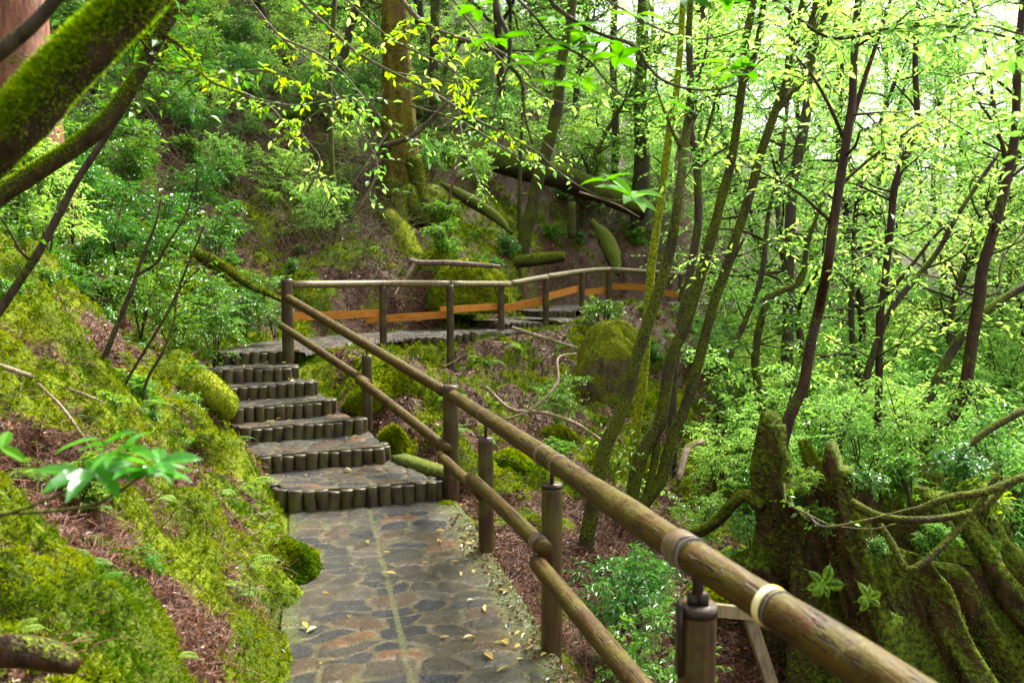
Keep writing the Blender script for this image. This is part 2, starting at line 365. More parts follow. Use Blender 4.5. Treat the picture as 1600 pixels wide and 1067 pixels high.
    M['leaf_wet'] = leaf_mat('wet_bright_leaves', [(0, (.03, .17, .012)), (1, (.08, .28, .02))], .4, 1.8, .22, .5, .01)
    M['fern'] = leaf_mat('fern_fronds', [(0, (.06, .18, .012)), (1, (.16, .32, .025))], .45, 1.7, .5, .3, .04)
    M['moss_blade'] = leaf_mat('moss_tips', [(0, (.04, .07, .002)), (.5, (.16, .22, .003)), (.85, (.3, .36, .005)), (1, (.3, .2, .01))], .3, 1.5, .9, .05, 0., ((.04, .13, .004), (.3, .35, .005)))
    M['moss_limb'] = leaf_mat('fuzzy_limb_moss', [(0, (.06, .13, .004)), (.5, (.16, .28, .006)), (1, (.34, .42, .01))], .5, 1.9, .9, .05, 0.)
    M['moss_dark'] = leaf_mat('dark_moss_tips', [(0, (.03, .05, .002)), (.5, (.1, .14, .004)), (1, (.24, .28, .008))], .3, 1.4, .9, .05, 0., ((.025, .055, .004), (.13, .13, .006)))
    M['litter'] = leaf_mat('dead_leaves', [(0, (.026, .012, .006)), (.45, (.08, .03, .012)), (.75, (.15, .062, .022)), (.92, (.27, .17, .08)), (1, (.5, .22, .02))], .15, 1.2, .4, .5, 0)
    M['needle'] = leaf_mat('dead_cedar_twigs', [(0, (.03, .01, .006)), (.6, (.1, .03, .014)), (1, (.18, .075, .035))], .05, 1.2, .6, .3, 0)
    M['fallen'] = leaf_mat('yellow_fallen_leaves', [(0, (.35, .4, .05)), (.5, (.5, .48, .1)), (.8, (.45, .2, .04)), (1, (.25, .09, .04))], .25, 1.3, .3, .5, .04)
mk()
# ------------------------------------------------------------------ terrain
PATH = np.array([(1.0, -3, -1.97), (.42, 0, -1.97), (-.45, 4, -1.97), (-1.17, 6.9, -1.97), (-1.55, 7.6, -1.93), (-2.0, 8.3, -1.75), (-2.5, 9.0, -1.42),
                 (-3.0, 9.6, -1.12), (-3.15, 10.4, -.95), (-2.6, 11.7, -.93), (-1.7, 12.55, -.9), (-.8, 13.1, -.87), (0.05, 13.9, -.84), (.65, 15.2, -.76), (1.0, 16.4, -.68),
                 (1.7, 17.9, -.62), (2.9, 18.9, -.6), (5.2, 19.6, -.65), (9, 19.6, -.8)])
HW = .68
def PATHX(y): return np.interp(y, PATH[:10, 1], PATH[:10, 0])
def path_q(x, y):
    """Distance to the path's centre line, height there, signed side, arc length."""
    x = np.asarray(x, float); y = np.asarray(y, float); best = np.full(x.shape, 1e9); z = np.zeros(x.shape)
    for a, b in zip(PATH[:-1], PATH[1:]):
        d = b-a; t = np.clip(((x-a[0])*d[0]+(y-a[1])*d[1])/(d[0]**2+d[1]**2), 0, 1)
        r = np.hypot(x-a[0]-t*d[0], y-a[1]-t*d[1]); m = r < best
        best = np.where(m, r, best); z = np.where(m, a[2]+t*d[2], z)
    return best, z
CP = [(-1.5, .0, -1.3), (-1.3, 2.2, -1.45), (-1.7, 2.5, -1.2), (-2.3, 3.5, -.95), (-1.8, 4.5, -1.4), (-2.6, 5, -.85), (-3.5, 6, -.4), (-2.3, 6, -1.35), (-2.9, 7.2, -1.1), (-3.7, 8, -.85),
      (-4.4, 9, -.5), (-5.5, 9.5, .2), (-6.5, 10.5, .9), (-4.4, 11, -.3), (-5, 13, .7), (-3.4, 12.9, -.45), (-3, 15, .7), (-2, 16.5, 1.2), (-6, 15, 2.6), (-8, 12, 2.2), (-5, 6, .7), (-4, 3, .5), (-3, 1, -.2),
      (-1.6, 13.9, -.35), (-1, 15.2, .3), (0.2, 16.5, .35), (0, 19, 1.7), (1.2, 19.3, .7), (3.2, 21, 1.1), (4.4, 20.4, .35), (6.5, 22, .1), (-4, 20, 3.9), (0, 23, 4.2), (3, 25, 3.3), (-5, 26, 7.2), (-10, 20, 6.5), (5, 28, 3.2), (-3, 32, 10.5), (5, 38, 9),
      (-14, 30, 13), (-20, 15, 11), (-12, 5, 6), (-8, -5, 3), (15, 45, 6), (10, 33, 2.5), (25, 60, 5), (15, 25, 0), (10, 21, -1), (9, 16, -2), (6.5, 16, -1.8), (5, 12, -2.4), (4.8, 9, -2.9), (2.8, 12, -1.95), (2.3, 8.5, -2.5),
      (1.1, 7.5, -2.15), (.5, 6.5, -2.2), (.35, 6, -2.1), (.9, 5, -2.4), (1.9, 4.8, -2.8), (3.5, 5, -3.3), (2, 3, -2.9), (1.6, 1.5, -2.6), (2, -2, -2.6), (5, 3, -3.6), (7, 7, -3.5), (9.5, 10, -3), (13, 14, -2.4), (20, 20, -1), (12, 3, -4), (25, 5, -5),
      (1.3, 9, -2.05), (0, 8, -2.0), (-1.1, 9.1, -1.5), (-.4, 10, -1.55), (0, 11, -1.35), (.7, 12.8, -1.05), (-.7, 11.2, -1.22), (-1.6, 10.9, -1.13), (-1.9, 10.3, -1.15), (-1.6, 9.6, -1.3), (1, 11.4, -1.6), (1.3, 10.4, -1.95), (.9, 14.2, -.9), (2.2, 16, -.8), (3, 14, -1.3), (4, 17.6, -.9), (.1, 9.3, -1.85), (-.6, 8.4, -1.85)]
CP += [(-60, 60, 26), (0, 100, 26), (60, 110, 12), (70, 20, -3), (60, -30, -8), (0, -60, -5), (-60, -30, 15), (-60, 20, 25), (190, 190, 15), (-190, 190, 35), (190, -190, -5), (-190, -190, 15), (0, 60, 17), (35, 90, 9), (-30, 45, 19)]
CP = np.array(CP, float)
def _k(r): return r
_D = np.hypot(CP[:, None, 0]-CP[None, :, 0], CP[:, None, 1]-CP[None, :, 1])
_A = np.zeros((len(CP)+3, len(CP)+3)); _A[:len(CP), :len(CP)] = _D - np.eye(len(CP))*.12
_Pm = np.column_stack([np.ones(len(CP)), CP[:, :2]]); _A[:len(CP), len(CP):] = _Pm; _A[len(CP):, :len(CP)] = _Pm.T
_W = np.linalg.solve(_A, np.concatenate([CP[:, 2], [0, 0, 0]]))
MOUNDS = [(-1.62, 5.55, .30, .30, .26), (-3.0, 7.55, .42, .3, .2), (-1.85, 3.1, .55, .45, .22), (-3.3, 5.2, .8, .6, .3), (-4.3, 7.4, .9, .7, .4), (-1.5, 9.9, .5, .4, .3), (-1.0, 9.6, .3, .3, .2), (-4.6, 10.4, .9, .6, .3),
          (.5, 7.6, .35, .3, .2), (-1.35, 8.2, .16, .16, .22), (-2.9, 13.9, .5, .4, .25), (-.9, 14.3, .5, .35, .55), (-2.2, 4.4, .5, .4, .15), (-.2, 7.4, .3, .3, .12), (2.0, 10.2, .7, .5, .3), (3.6, 10.9, .8, .6, .4)]
def gz(x, y):
    x = np.asarray(x, float); y = np.asarray(y, float); sh = x.shape; xf = x.ravel(); yf = y.ravel(); z = np.zeros(len(xf))
    for s in range(0, len(xf), 40000):
        e = slice(s, s+40000)
        r = np.hypot(xf[e, None]-CP[None, :, 0], yf[e, None]-CP[None, :, 1])
        z[e] = r@_W[:len(CP)] + _W[len(CP)] + xf[e]*_W[-2] + yf[e]*_W[-1]
    dist = np.hypot(xf, yf); am = np.clip(dist/8, .5, 3)
    z += fbm(xf*.45, yf*.45, 3, 3)*.22*am + np.abs(fbm(xf*1.4, yf*1.4, 11, 4))*.22 - .04 + fbm(xf*6, yf*6, 17, 3)*.035 + (1-np.abs(fbm(xf*4.5, yf*4.5, 61, 2))*1.6)**2*.06*np.clip(1.3-dist/14, 0, 1)
    for mx, my, rx, ry, h in MOUNDS:
        q = ((xf-mx)/rx)**2+((yf-my)/ry)**2; z += h*np.exp(-q*1.1)
    z += (np.abs(fbm(xf*2.6, yf*2.6, 29, 3))*.16-.04)*sstep(HW, HW+.5, path_q(xf, yf)[0])
    ck = sstep(HW+.02, HW+.6, path_q(xf, yf)[0])*np.clip(1.5-dist/16, 0, 1)*np.clip(dist/3, 0, 1); z += (cushion(xf, yf)-.2)*.34*ck*np.where(xf < PATHX(yf), 1., .6)
    d, pz = path_q(xf, yf); dd = d + fbm(xf*2.2, yf*2.2, 23, 3)*.16 + np.where((xf < PATHX(yf)) & (yf < 8), .1, 0.)
    w = sstep(HW-.08, HW+.55, dd); z = (pz-.06)*(1-w) + z*w
    z -= .42*np.exp(-((xf+1.55)/.8)**4-((yf-11.42)/.34)**2)
    return z.reshape(sh)
def g1(x, y): return float(gz(np.array([x]), np.array([y]))[0])
def cushion(x, y):
    w = fbm(x*2, y*2, 81, 2)*.35; w2 = fbm(x*2, y*2, 85, 2)*.35
    c1, r1 = cells(x*1.5+w, y*1.5+w2, 90); c2, r2 = cells(x*3.7+w, y*3.7+w2, 95)
    return np.clip(1-(c1/.62)**2, 0, 1)*(.35+.65*r1)*.62 + np.clip(1-(c2/.6)**2, 0, 1)*(.3+.7*r2)*.38
def moss_mask(x, y, z=None):
    b = fbm(x*.9, y*.9, 41, 4)
    left = sstep(.4, -1.2, x + .24*(y-4) + .2) * sstep(13, 8, y)        # the bank left of the path
    m = .33 + b*.5 + left*.03 + fbm(x*3.2, y*3.2, 47, 3)*.45 + (cushion(x, y)-.3)*1.5*sstep(16, 11, y)
    right = sstep(-.9, 0, x+.22*(y-4)-.35)*sstep(8.5, 5.5, y); m = m - right*.35
    for mx, my, rx, ry, h in MOUNDS: m = m + .4*np.exp(-(((x-mx)/rx)**2+((y-my)/ry)**2)*1.3)
    d, _ = path_q(x, y); m = np.where((d < HW+.22) & (x < PATHX(y)), m+.12, m)
    return np.clip(m, 0, 1)
def axis(lo, hi, step, ext, g):
    a = list(np.arange(lo, hi, step)); s = step; v = a[-1]; up = []
    while v < ext: s *= g; v += s; up.append(v)
    s = step; v = lo; dn = []
    while v > -ext: s *= g; v -= s; dn.append(v)
    return np.array(dn[::-1]+a+up)
xs = axis(-4.5, 4.5, .032, 220, 1.035); ys = axis(1.6, 9, .034, 220, 1.022)
X, Y = np.meshgrid(xs, ys, indexing='ij'); Z = gz(X, Y)
mb = MB(); mb.add(np.stack([X, Y, Z], -1).reshape(-1, 3), grid_faces(len(xs), len(ys)))
ground = mb.build('ground', M['floor']); tag(ground, kind='structure')
at = ground.data.attributes.new('moss', 'FLOAT', 'POINT'); at.data.foreach_set('value', moss_mask(X, Y).ravel().astype(np.float32))

def add_uv(me, fn):
    uv = me.uv_layers.new(name='UVMap'); n = len(me.loops); vi = np.zeros(n, np.int32); me.loops.foreach_get('vertex_index', vi)
    co = np.zeros(len(me.vertices)*3, np.float32); me.vertices.foreach_get('co', co); co = co.reshape(-1, 3)
    uv.data.foreach_set('uv', fn(co, vi).astype(np.float32).ravel())
def stones(u, v, s=0):
    """Irregular flat stones: distance from the joint, a random number per stone, and relief in metres."""
    w1 = fbm(u*3, v*3, 201+s, 3)*.42; w2 = fbm(u*3, v*3, 207+s, 3)*.42; x = u*4.0+w1; y = v*6.6+w2; i = np.floor(x); j = np.floor(y)
    f1 = np.full(x.shape, 9.); f2 = np.full(x.shape, 9.); rn = np.zeros(x.shape)
    for di in (-1, 0, 1):
        for dj in (-1, 0, 1):
            a, b = i+di, j+dj; d = np.hypot(a+.1+.8*_h(a, b, 301+s)-x, b+.1+.8*_h(a, b, 302+s)-y); r = _h(a, b, 303+s); m = d < f1
            f2 = np.where(m, f1, np.minimum(f2, d)); rn = np.where(m, r, rn); f1 = np.where(m, d, f1)
    e = f2-f1; top = sstep(.04, .26, e)
    return e, rn, top*(.007+.009*rn)+fbm(u*14, v*14, 220, 3)*.0035*top
def put_stones(me, e, rn):
    for nm, val in (('edge', e), ('stone', rn)):
        at = me.attributes.new(nm, 'FLOAT', 'POINT'); full = np.zeros(len(me.vertices), np.float32); full[:e.size] = val.ravel(); at.data.foreach_set('value', full)
def ribbon(name, line, hw, nu, step, mat, kind='structure', zoff=0., edge=.05, seed=0):
    line = np.array(line, float); L, _ = spline(line, 0, 8); seg = np.concatenate([[0], np.cumsum(np.linalg.norm(np.diff(L[:, :2], axis=0), axis=1))])
    s = np.arange(0, seg[-1], step); C = np.stack([np.interp(s, seg, L[:, k]) for k in range(3)], 1)
    T = norm(np.gradient(C[:, :2], axis=0)); S = np.stack([T[:, 1], -T[:, 0]], 1)
    u = np.linspace(-1, 1, nu); V = np.zeros((len(s), nu, 3)); UV = np.zeros((len(s), nu, 2))
    for j, uu in enumerate(u):
        w = hw*(1+(fbm(s*2.2, s*0+uu*3, seed, 3)*.06 if abs(uu) > .99 else s*0)); V[:, j, :2] = C[:, :2]+S*(uu*w)[:, None]; UV[:, j, 0] = (uu+1)*hw; UV[:, j, 1] = s
        V[:, j, 2] = C[:, 2]+zoff + fbm(V[:, j, 0]*5, V[:, j, 1]*5, 5+seed, 3)*.010
    e, rn, hh = stones(UV[..., 0], UV[..., 1], seed); sm = np.exp(-((UV[..., 0]-.66+fbm(UV[..., 1]*3, UV[..., 1]*0, 9, 2)*.012)/.014)**2) if seed == 0 else 0.; V[..., 2] += hh-.012-sm*.006
    V[:, 0, 2] -= edge; V[:, -1, 2] -= edge
    m = MB(); F = grid_faces(len(s), nu)[:, ::-1]; m.add(V.reshape(-1, 3), F[:, ::-1])
    o = m.build(name, mat); put_stones(o.data, e, rn); uvv = UV.reshape(-1, 2); add_uv(o.data, lambda co, vi: uvv[vi]); tag(o, kind=kind); return o
ribbon('stone_path', [(1.0, -3, -1.965), (.42, 0, -1.965), (-.45, 4, -1.965), (-1.2, 7.12, -1.965)], .72, 112, .013, M['paving'])
ribbon('upper_stone_path', [(-3.1, 10.15, -.925), (-2.9, 11.1, -.915), (-2.35, 11.95, -.9), (-1.7, 12.5, -.885), (-.8, 13.05, -.865), (-.1, 13.6, -.86)], .62, 54, .025, M['tread'], seed=3)
ribbon('far_stone_path', [(.3, 14.6, -.765), (.6, 15.2, -.765)], .6, 20, .06, M['tread'], seed=5)
ribbon('far_path_continuation', [(.8, 15.9, -.665), (1.1, 16.6, -.645), (1.7, 17.8, -.6), (2.9, 18.8, -.58), (5.2, 19.5, -.63), (9, 19.6, -.77)], .55, 20, .08, M['tread'], seed=6)

# ------------------------------------------------------------------ stone staircase with log risers
rng = np.random.default_rng(5)
logs = []
for k in range(6):
    m = MB(); r = .052*rng.uniform(.93, 1.07)
    tube(m, [(0, 0, -.24), (0, 0, -.12), (0, 0, -.012), (0, 0, .004)], [r, r*rng.uniform(.97, 1.03), r, r*.95], 14, 3, .06, 8, k); lm = m.mesh('riser_log', M['riser']); lm.materials.append(M['log_top']); logs.append(lm)
    for p_ in lm.polygons:
        if p_.center[2] > -.016 and (p_.normal[2] > .5 or p_.center[2] > -.012): p_.material_index = 1
def riser_row(parent, a, b, r0=.104):
    a = np.array(a); b = np.array(b); n = max(1, int(round(np.linalg.norm(b-a)/r0)))
    for i in range(n):
        p = a+(b-a)*(i+.5)/n
        o = link('riser_log', logs[rng.integers(6)], parent, Vector(p-np.array(parent['_w2'])+np.array([0, 0, rng.uniform(-.022, .006)])))
        o.rotation_euler = (rng.uniform(-.09, .09), rng.uniform(-.09, .09), rng.uniform(0, 6.28)); o.scale = (rng.uniform(.96, 1.16),)*2+(1,)
def tread(parent, fl, fr, bl, br, name='step', depth=.3):
    nu, nv = 84, 44; u = np.linspace(0, 1, nu)[:, None]; v = np.linspace(0, 1, nv)[None]
    fl, fr, bl, br = [np.array(q, float) for q in (fl, fr, bl, br)]
    G = (fl*(1-u[..., None])+fr*u[..., None])*(1-v[..., None]) + (bl*(1-u[..., None])+br*u[..., None])*v[..., None]
    # a front edge that follows the round log tops
    f = np.linspace(0, 1, nu); 
    e_, rn_, hh_ = stones(G[..., 0], G[..., 1], 7); fr_ = sstep(.0, .07, v+0*u); G[..., 2] += fbm(G[..., 0]*6, G[..., 1]*6, 9, 3)*.008+(hh_-.01)*fr_; e_ = e_*fr_
    top = G.reshape(-1, 3); o0 = np.array(parent['_w'])
    idx = np.arange(nu*nv).reshape(nu, nv); loop = np.concatenate([idx[:, 0], idx[-1, 1:], idx[-2::-1, -1], idx[0, -2:0:-1]])
    low = top[loop]-np.array([0, 0, depth]); n = len(loop); k = np.arange(n)
    m = MB(); m.add(np.vstack([top, low])-o0, grid_faces(nu, nv), np.stack([loop, nu*nv+k, nu*nv+(k+1) % n, loop[(k+1) % n]], 1))
    st = m.build(name, M['tread'], None); put_stones(st.data, e_, rn_); st.parent = parent; st['_w2'] = [float(q) for q in o0]
    add_uv(st.data, lambda co, vi: (co[vi][:, :2]+o0[:2]+np.array([3.3, 0])))
    us = np.ones(len(st.data.polygons), bool); us[(nu-1)*(nv-1):] = False; st.data.polygons.foreach_set('use_smooth', us)
    return st
ZS = [-1.81, -1.66, -1.51, -1.36, -1.21, -1.06, -.92]
FR = [((452, 768), (684, 751)), ((404, 713), (599, 697)), ((376, 669), (566, 655)), ((364, 638), (516, 625)), ((340, 606), (489, 597)), ((300, 581), (455, 573)), ((345, 552), (447, 548))]
E = [(PZ(*l, z), PZ(*r, z)) for (l, r), z in zip(FR, ZS)]
stairs = thing('stone_staircase', 'wet stone staircase with risers of short round logs climbing left beside the handrail', 'staircase', tuple(E[0][0]-np.array([0, 0, .16])))
for k, (l, r) in enumerate(E):
    if k < 6:
        bl, br = E[k+1][0].copy(), E[k+1][1].copy(); bl[2] = br[2] = ZS[k]
        ex = norm(br-bl)*.1; bl = bl + np.array([0, .12, 0])-ex; br = br+np.array([0, .12, 0])+ex*.4
    else: bl, br = np.array([-3.75, 10.5, -.92]), np.array([-2.45, 10.5, -.92])
    dn = np.array([0, 0, .004*(k % 2)])
    st = tread(stairs, l+dn, r+dn, bl+dn, br+dn); st['label'] = ['lowest deep landing step', 'second step up', 'third step up', 'fourth step up', 'fifth step up', 'wide sixth step below the corner', 'top step by the corner post'][k]
    d = norm(r-l); fwd = np.array([d[1], -d[0], 0]); 
    riser_row(st, l+fwd*.022, r+fwd*.022)
    riser_row(st, r+d*.03, r+d*.03+norm(br-r)*.22)
    if k == 0: riser_row(st, l-d*.02+norm(bl-l)*.05, bl*.75+l*.25-d*.03)
# mossy kerb at the landing's right side
m = MB(); a = PZ(606, 716, -1.79); b_ = PZ(698, 746, -1.79)
boxbar(m, a+np.array([.1, .05, -.03]), b_+np.array([.1, .02, -.03]), .12, .17); ob = m.build('kerb', M['log_moss'], stairs)

# two low steps further along the path
for nm, l, r, z, lab, back in (('far_path_step', (778, 507), (846, 505), -.765, 'low path step with short log riser behind the third fence post', (.45, 14.9)), ('far_path_step', (842, 491), (898, 488), -.66, 'upper of the two low path steps under the orange plank', (1.05, 16.2))):
    L_ = P(*l, 13.3 if z < -.7 else 15.2); R_ = P(*r, 13.7 if z < -.7 else 15.6); L_[2] = R_[2] = z
    s = thing(nm, lab, 'step', tuple(L_-np.array([0, 0, .1])), 'low steps on the far path')
    dd = norm(R_-L_); n_ = np.array([-dd[1], dd[0], 0]); st = tread(s, L_, R_, L_+n_*1.5, R_+n_*1.5, 'slab', .25); riser_row(st, L_+n_*-.02, R_+n_*-.02)
# log wall holding the edge of the upper path
wl = [PZ(560, 529, -.9), PZ(612, 528, -.9), PZ(700, 527, -.9), P(745, 517, 12.3)]
wall = thing('log_retaining_wall', 'low mossy wall of upright logs holding the upper path edge', 'retaining wall', tuple(wl[0]-np.array([0, 0, .25])))
wall['_w2'] = wall['_w']; bigl = []
for k in range(4):
    m = MB(); tube(m, [(0, 0, -.45), (0, 0, -.2), (0, 0, -.01), (0, 0, 0)], [.052, .054, .052, .045], 10, 3, .15, 8, k+20); bigl.append(m.mesh('log', M['riser']))
for a, b2 in zip(wl[:-1], wl[1:]):
    n = int(np.linalg.norm(b2-a)/.105)
    for i in range(n):
        p = a+(b2-a)*(i+.5)/n; o = link('log', bigl[rng.integers(4)], wall, Vector(p-np.array(wall['_w'])+np.array([0, 0, rng.uniform(-.012, .006)]))); o.rotation_euler = (0, 0, rng.uniform(0, 6))
# ------------------------------------------------------------------ near handrail
def post_mesh(base, top, r, mat, parent, seed, name='post', lean=(0, 0)):
    m = MB(); base = np.array(base); top = np.array(top); d = top-base
    tube(m, [base-np.array([0, 0, .35]), base, base+d*.5, base+d*.97, base+d*.995, top], [r*1.02, r*1.02, r, r*.99, r*.95, r*.8], 18, 3, .05, 3, seed)
    o = m.build(name, mat, parent); return o
rail = thing('handrail_fence', 'round log handrail on brown posts running down beside the stairs and path', 'handrail', tuple(P(704, 772, 7.47)))
posts = [(448, 437, 562, 10.0, .07, 'post'), (573, 556, 680, 8.97, .055, 'post'), (704, 604, 772, 7.3, .068, 'post'), (759, 685, 860, 5.9, .055, 'post'), (862.5, 758, 1037, 4.33, .055, 'post_light'), (1090, 948, 1400, 2.5, .057, 'post_light')]
RT = {448: (448, 468), 573: (573, 541), 759: (759, 655), 862.5: (866, 722), 1090: (1085, 872)}   # where the rail passes
pobj = []
for i, (px, yt, yb, d, r, mt) in enumerate(posts):
    t = P(px, yt, d); b = P(px, yb, d); b[:2] = t[:2] + (b[:2]-t[:2])*0
    o = post_mesh(b, t, r, M[mt], rail, i); pobj.append(o)
    if i in (1, 3, 4, 5):
        q = P(RT[px][0]+(0 if i < 4 else 0), RT[px][1], d); m = MB()
        tube(m, [t-np.array([0, 0, .02]), np.array([t[0], t[1], q[2]])], .011 if i < 5 else .017, 8, 1)
        if i == 5:
            boxbar(m, t+np.array([-.03, 0, .02]), t+np.array([.03, 0, .02]), .05, .03)
        rd = m.build('rod', M['iron'], o); rd.location = (0, 0, 0); 
        if i >= 4:
            m = MB(); tube(m, [t+np.array([0, 0, -.012 if i == 4 else -.02]), t+np.array([0, 0, .006])], r*1.04, 18, 1); m.build('metal_cap', M['iron'], o).location = (0, 0, 0)
        if i == 5:
            m = MB(); sdv = np.array([-r*1.03, -.02, 0]); boxbar(m, t+sdv+np.array([0, 0, -.2]), t+sdv+np.array([0, 0, .02]), .05, .012, (0, 1, 0))
            m.build('metal_strap', M['iron'], o).location = (0, 0, 0)
# top rails: (px, py, depth)
TR = [[(450, 466, 9.9), (573, 540, 8.9), (697, 613, 7.45)],
      [(706, 617, 7.3), (780, 667, 5.7), (866, 722, 4.3)],
      [(866, 722, 4.3), (970, 793, 3.2), (1086, 872, 2.43)],
      [(1086, 872, 2.43), (1200, 949, 2.1), (1389, 1067, 1.78), (1700, 1262, 1.4)]]
RR = .0535
for k, seg in enumerate(TR):
    m = MB(); pts = [P(*q) for q in seg]; a, b = pts[0], pts[-1]
    L = np.linalg.norm(b-a); n = 14; pl = [a+(b-a)*t for t in np.linspace(0, 1, n)]
    # blend towards the measured points
    pl = [p + (np.array([np.interp(t, np.linspace(0, 1, len(pts)), [q[c] for q in pts]) for c in range(3)])-p)*.0 for p, t in zip(pl, np.linspace(0, 1, n))]
    r = [RR*(.97+.05*math.sin(t*9+k)) for t in np.linspace(0, 1, n)]
    if k == 1: r = list(np.linspace(.0505, .0545, n))
    if k == 0: r = [.05]*n
    tube(m, pl, r, 24, 3, .035, 4, k+3); m.build('top_rail', M['rail'], rail)
def band(p, q, r, mat, name, w=.03, seed=0):
    d = norm(q-p); m = MB(); tube(m, [p-d*w/2, p-d*w*.45, p+d*w*.45, p+d*w/2], [r*.985, r, r, r*.985], 24, 1, 0); return m.build(name, M[mat], rail)
def railpt(px, k): 
    seg = TR[k]; a, b = P(*seg[0]), P(*seg[-1]); best = None
    for t in np.linspace(0, 1, 2001):
        p = a+(b-a)*t; c, s = math.cos(PITCH), math.sin(PITCH); f = p[1]*c-p[2]*s; x = p[0]/f*FPX+800
        if best is None or abs(x-px) < best[0]: best = (abs(x-px), p)
    return best[1], b
for px, k, mat, nm, w, rr in ((1068, 2, 'band', 'wooden_collar', .09, .057), (1083, 2, 'wire', 'wire_band', .005, .0575), (1204, 3, 'tape', 'reflective_ring', .022, .0545), (1215, 3, 'wire', 'wire_band', .003, .054), (850, 1, 'band', 'wooden_collar', .05, .0565), (874, 2, 'band', 'wooden_collar', .05, .0568), (757, 1, 'band', 'wooden_collar', .03, .0555), (570, 0, 'iron', 'wire_band', .02, .0525)):
    p, q = railpt(px, k); band(p, q, rr, mat, nm, w)
LR = [((439, 509, 9.85), (577, 600, 8.8)), ((560, 592, 8.85), (700, 702, 7.2)), ((690, 714, 7.2), (752, 772, 5.75)), ((738, 748, 5.78), (852, 858, 4.2)), ((838, 878, 4.22), (993, 1067, 2.95), (1180, 1290, 2.2))]
for k, seg in enumerate(LR):
    m = MB(); a, b = P(*seg[0]), P(*seg[-1]) if k < 4 else P(993, 1064, 3.05); b = b if k < 4 else a+(b-a)*1.8
    r = (.046, .047, .043, .045, .045)[k]
    fl = (lambda an: 1-.10*np.abs(np.cos(4*an))) if k == 4 else None
    pl = [a+(b-a)*t for t in np.linspace(0, 1, 8)]
    tube(m, pl, [r*.93]+[r]*6+[r*.93], 20 if k < 4 else 8, 2, .03, 4, k+13, True, None); m.build('lower_rail', M['rail'], rail)
for p, d, r in (((841, 847), 4.3, .0475), ((737, 749), 5.85, .0465)):
    q = P(*p, d); band(q, q+norm(P(838, 878, 4.2)-P(740, 748, 5.8)), r, 'band', 'wooden_collar', .06)

# ------------------------------------------------------------------ far fence
ff = thing('path_fence', 'weathered log fence with orange planks along the upper path edge', 'fence', tuple(P(703, 552, 11.4)))
FP = [(598, 449, 548, 11.3, .05), (703, 446, 553, 11.4, .049), (783, 445, 516, 13, .052), (853, 434, 509, 14, .052), (910, 425, 490, 16, .052), (952.5, 419, 476, 17, .06), (1064, 430, 492, 18.2, .055), (1180, 447, 500, 18.7, .055), (1300, 460, 520, 19.3, .055)]
for i, (px, yt, yb, d, r) in enumerate(FP):
    t = P(px, yt, d); b = P(px, yb, d); b[:2] = t[:2]; o = post_mesh(b, t, r, M['post_light' if i % 3 else 'post'], ff, 30+i)
    if i == 1: o.data.materials[0] = M['post']; o['label'] = 'dark post'
FRL = [[(456, 445, 10.05), (598, 443.5, 11.3), (703, 444, 11.4)], [(703, 444, 11.4), (795, 444, 13)], [(795, 444, 13), (853, 433, 14)], [(853, 433, 14), (910, 424, 16), (952, 421, 17)], [(952, 421, 17), (1064, 428, 18.2)], [(1064, 428, 18.2), (1180, 447, 18.7)], [(1180, 447, 18.7), (1300, 461, 19.3)]]
for k, seg in enumerate(FRL):
    m = MB(); pl = [P(*q) for q in seg]; tube(m, pl, .048 if k < 3 else .05, 14, 5, .05, 3, 50+k); m.build('top_rail', M['rod'], ff)
for k, (a, b) in enumerate([((440, 496, 10.15), (596, 489, 11.45)), ((571, 500, 11.3), (704, 491, 11.55)), ((688, 485, 11.5), (784, 478, 13.15)), ((780, 484, 13.1), (852, 469, 14.15)), ((852, 464, 14.15), (908, 450, 16.15)), ((906, 458, 16.1), (950, 453, 17.15)), ((950, 447, 17.12), (1008, 449, 17.8)), ((1030, 456, 17.9), (1080, 464, 18.4))]):
    m = MB(); boxbar(m, P(*a), P(*b), .1 if k < 3 else .125, .016); m.build('plank', M['plank'], ff, False)

# wooden frame and stake below the near rail
m = MB(); s0 = P(1165, 955, 3.6)
wf = thing('wooden_trestle', 'short grey timber and slanting stake behind the nearest post', 'trestle', tuple(P(1200, 1060, 3.5)))
m = MB(); boxbar(m, P(1095, 950, 3.4), P(1175, 958, 3.7), .05, .05); m.build('crossbar', M['rod'], wf, False)
m = MB(); boxbar(m, P(1168, 955, 3.72), P(1222, 1120, 3.6), .075, .05, (0, 1, 0)); m.build('stake', M['rod'], wf, False)
m = MB(); tube(m, [P(893, 372, 18.2), P(893, 345, 18.2), P(893, 316, 18.2)], [.095, .09, .085], 12, 3, .08, 4, 3)
tag(m.build('cut_post', M['bark_moss']), 'short cut mossy post standing on the brown slope behind the fence', 'post')
